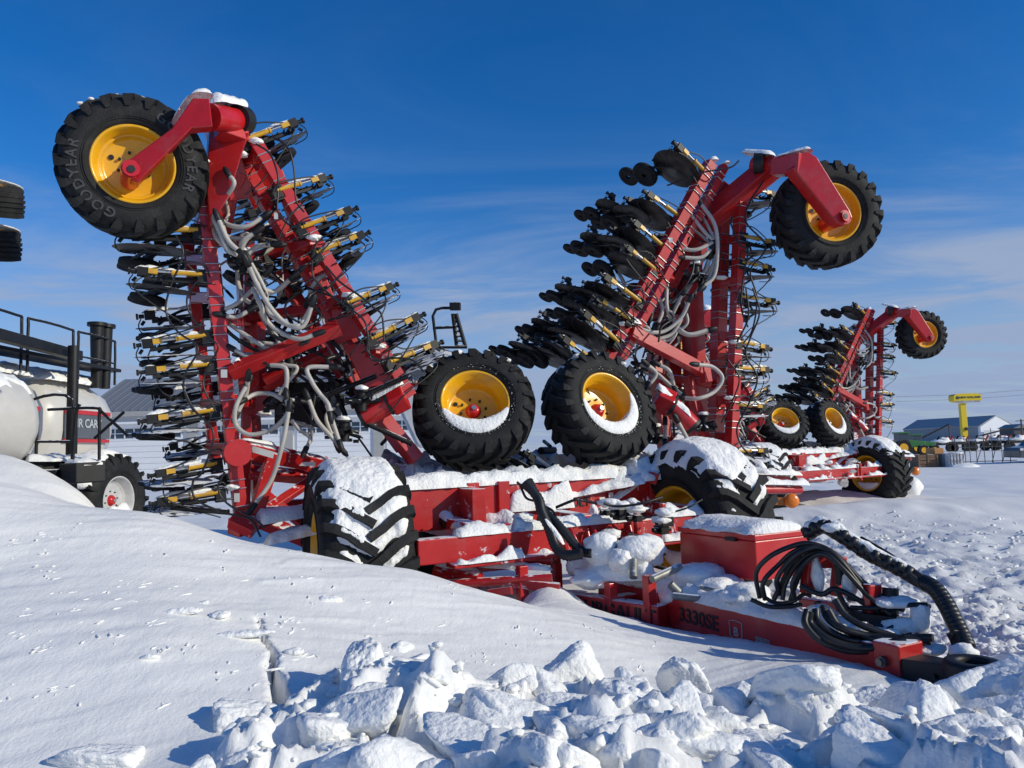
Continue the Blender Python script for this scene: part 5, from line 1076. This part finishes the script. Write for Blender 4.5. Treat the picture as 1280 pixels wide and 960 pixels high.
# -- right: sheds, sign, poles, fence, crates, van, tractors, implements
def gable(name, label, X0, X1, Y0, Y1, ez, rz_, wm, rm):
    r = empty(name, ((X0+X1)/2, Y0, 0)); tag(r, label, 'building')
    xm = (X0+X1)/2
    simple('wall', wm, r, lambda m_: m_.prism([(X0, Y0, 0), (X1, Y0, 0), (X1, Y0, ez), (xm, Y0, rz_), (X0, Y0, ez)], Vector((0, Y1-Y0, 0))))
    def rf_(m_):
        m_.beam((X0-.4, (Y0+Y1)/2, ez+.0), (xm, (Y0+Y1)/2, rz_+.2), Y1-Y0+1, .2, side=(0, 1, 0)); m_.beam((X1+.4, (Y0+Y1)/2, ez+.0), (xm, (Y0+Y1)/2, rz_+.2), Y1-Y0+1, .2, side=(0, 1, 0))
    simple('roof', rm, r, rf_); return r
SH = 240.0
r = empty('storage_shed', (wx(1190, SH), SH, 0)); tag(r, 'large far shed with pale gable end and long side shaded grey, behind the yellow sign', 'building')
g0 = Vector((wx(1222, SH), SH, 0)); g1 = Vector((wx(1268, SH), SH+2, 0)); l0 = Vector((wx(1126, SH+34), SH+34, 0))
bk = l0-g0; ez, rz_ = 4.3, 7.4; gm = (g0+g1)/2
simple('gable_wall', WALLM, r, lambda m_: m_.prism([g0, g1, g1+Z*ez, gm+Z*rz_, g0+Z*ez], bk*.03))
simple('side_wall', SHWALL, r, lambda m_: m_.add([g0+bk*.031, l0, l0+Z*ez, g0+bk*.031+Z*ez, g1+bk*.031, g1+bk, g1+bk+Z*ez, g1+bk*.031+Z*ez], [(0, 1, 2, 3), (4, 7, 6, 5), (1, 5, 6, 2)]))
simple('roof', mat('pale_roof', (.38, .38, .37), .6), r, lambda m_: [m_.prism([g0+Z*(ez+.02)+(g0-g1)*.03, gm+Z*(rz_+.05), g1+Z*(ez+.02)+(g1-g0)*.03, g1+Z*(ez+.3)+(g1-g0)*.03, gm+Z*(rz_+.35), g0+Z*(ez+.3)+(g0-g1)*.03], bk)])
simple('door', CREAM, r, lambda m_: m_.box((g0.x+2.6, SH-.3, 1.8), 3.6, .1, 2.6))
r = empty('storage_shed', (wx(1290, 200), 200, 0)); tag(r, 'low dark shed at the right edge beside the pale gable', 'building')
simple('wall', mat('dark_wall', (.05, .06, .07), .6), r, lambda m_: m_.box((wx(1276, 200), 204, 1.6), 4, 6, 3.2)); simple('roof', ROOFM, r, lambda m_: m_.prism([(wx(1276, 200)-2.4, 200.5, 3.22), (wx(1276, 200)+2.4, 200.5, 3.22), (wx(1276, 200), 200.5, 4.3)], Vector((0, 7, 0))))
# sign
YS = mat('sign_yellow', (.80, .58, .02), .4, var=.02); q = at(1208, 560, 95); bx_ = q.x
sg = empty('dealer_sign', (bx_, 95, 0)); tag(sg, 'tall yellow pylon sign with rounded head, far off on the right', 'sign')
zt = at(1203, 504, 95).z; simple('pole', YS, sg, lambda m_: m_.box((bx_-.1, 95, zt/2), .72, .5, zt), bevel=.03)
xc = at(1207, 497, 95).x; zc_ = at(1207, 497.5, 95).z
pts = []; hw, hh = 1.72, .55
for k in range(32): a = 2*math.pi*k/32; pts.append((xc+math.copysign(min(abs(math.cos(a))**.45, 1), math.cos(a))*hw, 94.55, zc_+math.copysign(abs(math.sin(a))**.55, math.sin(a))*hh))
hd = simple('sign_head', YS, sg, lambda m_: m_.prism(pts, Vector((-.12, 1.0, 0))))
simple('lower_panel', GRY, sg, lambda m_: m_.box((xc, 94.53, zc_-.46), 2.9, .06, .22))
m_ = MB(); put_text(m_, 'NEW HOLLAND', .34, (xc+.28, 94.53, zc_+.05), (1, 0, 0), Z, .01, True, sx=1.05); m_.build('sign_lettering', mat('sign_blue', (.02, .03, .08), .5), sg)
m_ = MB(); m_.rev([(.13, -.01), (.2, -.01), (.2, .01), (.13, .01)], (xc-1.25, 94.52, zc_+.05), (0, 1, 0), 20); m_.beam((xc-1.32, 94.5, zc_-.06), (xc-1.18, 94.5, zc_+.16), .04, .05); m_.build('leaf_emblem', MATS['sign_blue'], sg)
m_ = MB(); put_text(m_, 'AGRICULTURE', .2, (xc, 94.49, zc_-.46), (1, 0, 0), Z, .01, True); m_.build('sign_lettering', CREAM, sg)
simple('junction_box', DRK, sg, lambda m_: m_.box((bx_, 94.7, 2.6), .3, .2, .35))
# utility poles and wires
tops = []
for (px, yt, Y, lab) in ((1186, 531, 150, 'wooden utility pole left of the yellow sign pole'), (1276, 524, 140, 'wooden utility pole at the right edge before the dark shed'), (1189, 525, 260, 'farthest utility pole, rising over the shed roof beside the sign')):
    q = at(px, yt, Y); r = empty('utility_pole', (q.x, Y, 0)); tag(r, lab, 'utility pole', 'utility poles')
    simple('post', mat('pole_wood', (.10, .08, .07), .8), r, lambda m_: m_.cyl((q.x, Y, 0), (q.x, Y, q.z), .14, 8)); simple('crossarm', MATS['pole_wood'], r, lambda m_: m_.box((q.x, Y-.2, q.z-.3), 2.2, .12, .14)); tops.append(q)
for k, (ya, yb, lab) in enumerate(((496, 492, 'upper thin overhead wire crossing the sky behind the sign'), (502, 498, 'lower thin overhead wire crossing the sky behind the sign'))):
    m_ = MB(); a = at(1120, ya, 150); b_ = at(1300, yb-6, 150); m_.tube([a, (a+b_)/2-Z*.3, b_], .022, 5); tag(m_.build('overhead_wire', DRK, org=a), lab, 'wire')
# steel panel fence
fn = empty('panel_fence', at(1238, 575, 50)); fn.location.z = 0; fn['_o'] = list(fn.location); tag(fn, 'row of dark steel fence panels with diagonal braces across the snowy yard', 'fence')
STL = mat('panel_steel', (.10, .10, .10), .5, metal=.3)
for k, px in enumerate((1194, 1206, 1212, 1220, 1230, 1240, 1252, 1262)):
    q = at(px, 560, 50); simple('post', STL, fn, lambda m_: m_.cyl((q.x, 50, 0), (q.x, 50, 1.75+(.5 if k % 3 == 2 else 0)), .025, 6))
for (a, b_) in ((1196, 1204), (1214, 1226), (1233, 1243), (1246, 1256)): simple('brace', STL, fn, lambda m_: m_.cyl((wx(a, 50), 50, 0.05), (wx(b_, 50), 50, 1.6), .025, 6))
for z_ in (.12, 1.05, 1.6): simple('rail', STL, fn, lambda m_: m_.cyl((wx(1192, 50), 50, z_), (wx(1264, 50), 50, z_), .022, 6))
# crates
def crate(px, w_, h_, Y, mt, nm, lab, cat, slats=True, z0=0):
    q = at(px, 560, Y); r = empty(nm, (q.x, Y, z0)); tag(r, lab, cat)
    simple('box', mt, r, lambda m_: m_.box((q.x, Y, z0+h_/2), w_, 1.0, h_), bevel=.02)
    if slats: simple('batten', mt, r, lambda m_: [m_.box((q.x, Y-.52, z0+h_*t_), w_, .04, h_*.2) for t_ in (.15, .42, .70, .92)]+[m_.box((q.x+w_*t_, Y-.55, z0+h_/2), .09, .04, h_) for t_ in (-.47, 0, .47)])
    return r, q
crate(1153, 1.15, .75, 46, mat('crate_wood', (.20, .12, .07), .8, var=.2), 'wooden_crate', 'brown slatted wooden crate in the yard right of the distant drill', 'crate')
crate(1168, .55, .35, 46.2, mat('orange_box', (.55, .26, .08), .7), 'small_box', 'small orange box stacked on the brown crate', 'box', slats=False, z0=.78)
crate(1176, .45, .8, 46, mat('blue_grey', (.12, .17, .21), .6), 'steel_bin', 'blue grey steel bin between the brown crate and the white tote', 'bin', slats=False)
r, q = crate(1188, .75, .78, 45.5, CREAM, 'liquid_tote', 'square white liquid tote beside the steel bin', 'tote', slats=False)
simple('cage', STL, r, lambda m_: [m_.box((q.x+t_*.75, 44.95, .4), .02, .03, .78) for t_ in (-.48, -.25, 0, .25, .48)]+[m_.box((q.x, 44.93, z_), .75, .03, .02) for z_ in (.08, .4, .74)])
m_ = MB(); blob(m_, (wx(1192, 45), 44.5, 0), .9, .5, .22, seed=9, sub=3, amp=.2); blob(m_, (wx(1188, 45.5), 45.5, .8), .4, .5, .07, seed=5, sub=2, amp=.2); tag(m_.build('snow_heap', SNW, org=(wx(1192, 45), 44.5, 0)), 'small heap of snow at the foot of the white tote', 'snow')
# van
VX = wx(1258, 49); vr = empty('minivan', (VX+2.2, 49, 0)); tag(vr, 'dark grey minivan cut off by the right edge beside the fence', 'van')
VP_ = mat('van_paint', (.07, .075, .08), .3, coat=.5, dust=.25)
pf = [(0, .35), (.02, .75), (.1, .95), (1.0, 1.08), (1.75, 1.62), (3.9, 1.68), (4.5, 1.1), (4.55, .4), (4.1, .3), (4.0, .55), (3.7, .68), (3.4, .55), (3.3, .3), (1.3, .3), (1.2, .55), (.9, .68), (.6, .55), (.5, .3)]
simple('body', VP_, vr, lambda m_: m_.prism([(VX+x, 48.2, z) for x, z in pf], Vector((0, 1.7, 0))), bevel=.05)
simple('side_window', GLS, vr, lambda m_: m_.prism([(VX+x, 48.17, z) for x, z in [(1.15, 1.10), (1.85, 1.55), (2.6, 1.58), (2.6, 1.10)]], Vector((0, .02, 0)))); simple('side_window', GLS, vr, lambda m_: m_.prism([(VX+x, 48.17, z) for x, z in [(2.7, 1.10), (2.7, 1.58), (3.8, 1.58), (4.2, 1.10)]], Vector((0, .02, 0))))
for dx in (.9, 3.7): 
    wv_ = simple('wheel', RUBS, vr, lambda m_: m_.cyl((VX+dx, 48.15, .33), (VX+dx, 48.4, .33), .32, 24)); simple('rim', CHR, wv_, lambda m_: m_.cyl((VX+dx, 48.12, .33), (VX+dx, 48.16, .33), .19, 16))
simple('headlight', CREAM, vr, lambda m_: m_.box((VX+.12, 48.17, .85), .2, .05, .14))
# tractors
GRN = mat('tractor_green', (.03, .16, .03), .35, coat=.3)
for (px, Y, s_, lab) in ((1133, 76, 1.0, 'green tractor with yellow wheels nearest the distant drill'), (1149, 80, .9, 'green tractor with a cab, right of the first green tractor')):
    q = at(px, 555, Y); x = q.x; r = empty('tractor', (x, Y, 0)); tag(r, lab, 'tractor', 'green tractors')
    simple('hood', GRN, r, lambda m_: m_.prism([(x+.1*s_, Y-.4, .8*s_), (x+1.7*s_, Y-.4, .8*s_), (x+1.7*s_, Y-.4, 1.35*s_), (x+.1*s_, Y-.4, 1.55*s_)], Vector((0, .8, 0))), bevel=.05)
    simple('cab', GLS, r, lambda m_: m_.box((x-.45*s_, Y, 1.75*s_), .95*s_, 1.2, .9*s_), bevel=.04); simple('cab_roof', GRN, r, lambda m_: m_.box((x-.45*s_, Y, 2.26*s_), 1.15*s_, 1.4, .14))
    for (dx, R_) in ((-.7, .78), (1.25, .5)):
        wv_ = simple('wheel', RUBS, r, lambda m_: m_.cyl((x+dx*s_, Y-.85, R_*s_), (x+dx*s_, Y-.45, R_*s_), R_*s_, 24)); simple('rim', YEL, wv_, lambda m_: m_.cyl((x+dx*s_, Y-.88, R_*s_), (x+dx*s_, Y-.86, R_*s_), R_*.55*s_, 20))
# parked implements under snow
labs = ['snow topped implement just left of the yellow sign pole', 'snow topped implement directly right of the yellow sign pole', 'snow topped implement in front of the pale gable door', 'snow topped implement below the far gable with a raised boom', 'snow topped implement at the right behind the minivan', 'low dark implement between the green tractors and the sign']
for i, (px, Y, w_) in enumerate(((1192, 88, 1.9), (1216, 88, 2.0), (1230, 90, 2.2), (1243, 88, 2.2), (1264, 86, 2.4), (1170, 88, 2.4))):
    x = wx(px, Y); r = empty('parked_implement', (x, Y, 0)); tag(r, labs[i], 'implement', 'snowy implements parked in a row')
    simple('frame', DRK, r, lambda m_: m_.box((x, Y, .95), w_, 1.2, .35), bevel=.05)
    for dx in (-.35, .35): simple('wheel', RUBS, r, lambda m_: m_.cyl((x+dx*w_, Y-.6, .45), (x+dx*w_, Y-.3, .45), .45, 16))
    for dx in (-.3, .05, .32): simple('arm', BLK if dx < 0 else RED, r, lambda m_: m_.beam((x+dx*w_, Y-.4, 1.0), (x+dx*w_+.5, Y-.4, 1.75), .12, .14))
    m_ = MB(); blob(m_, (x, Y, 1.2), w_*.5, .7, .32, seed=i, sub=3, amp=.3); blob(m_, (x+.4, Y-.2, 1.45), w_*.25, .4, .22, seed=i+9, sub=3, amp=.3); m_.build('snow_load', SNW, r)
    if i == 3: simple('boom', DRK, r, lambda m_: m_.cyl((x-2.5, Y, 1.6), (x+1.6, Y, 2.5), .09, 8))
    if i == 5: simple('boom', DRK, r, lambda m_: m_.cyl((x-3.0, Y, 1.2), (x+1.2, Y, 3.1), .09, 8))
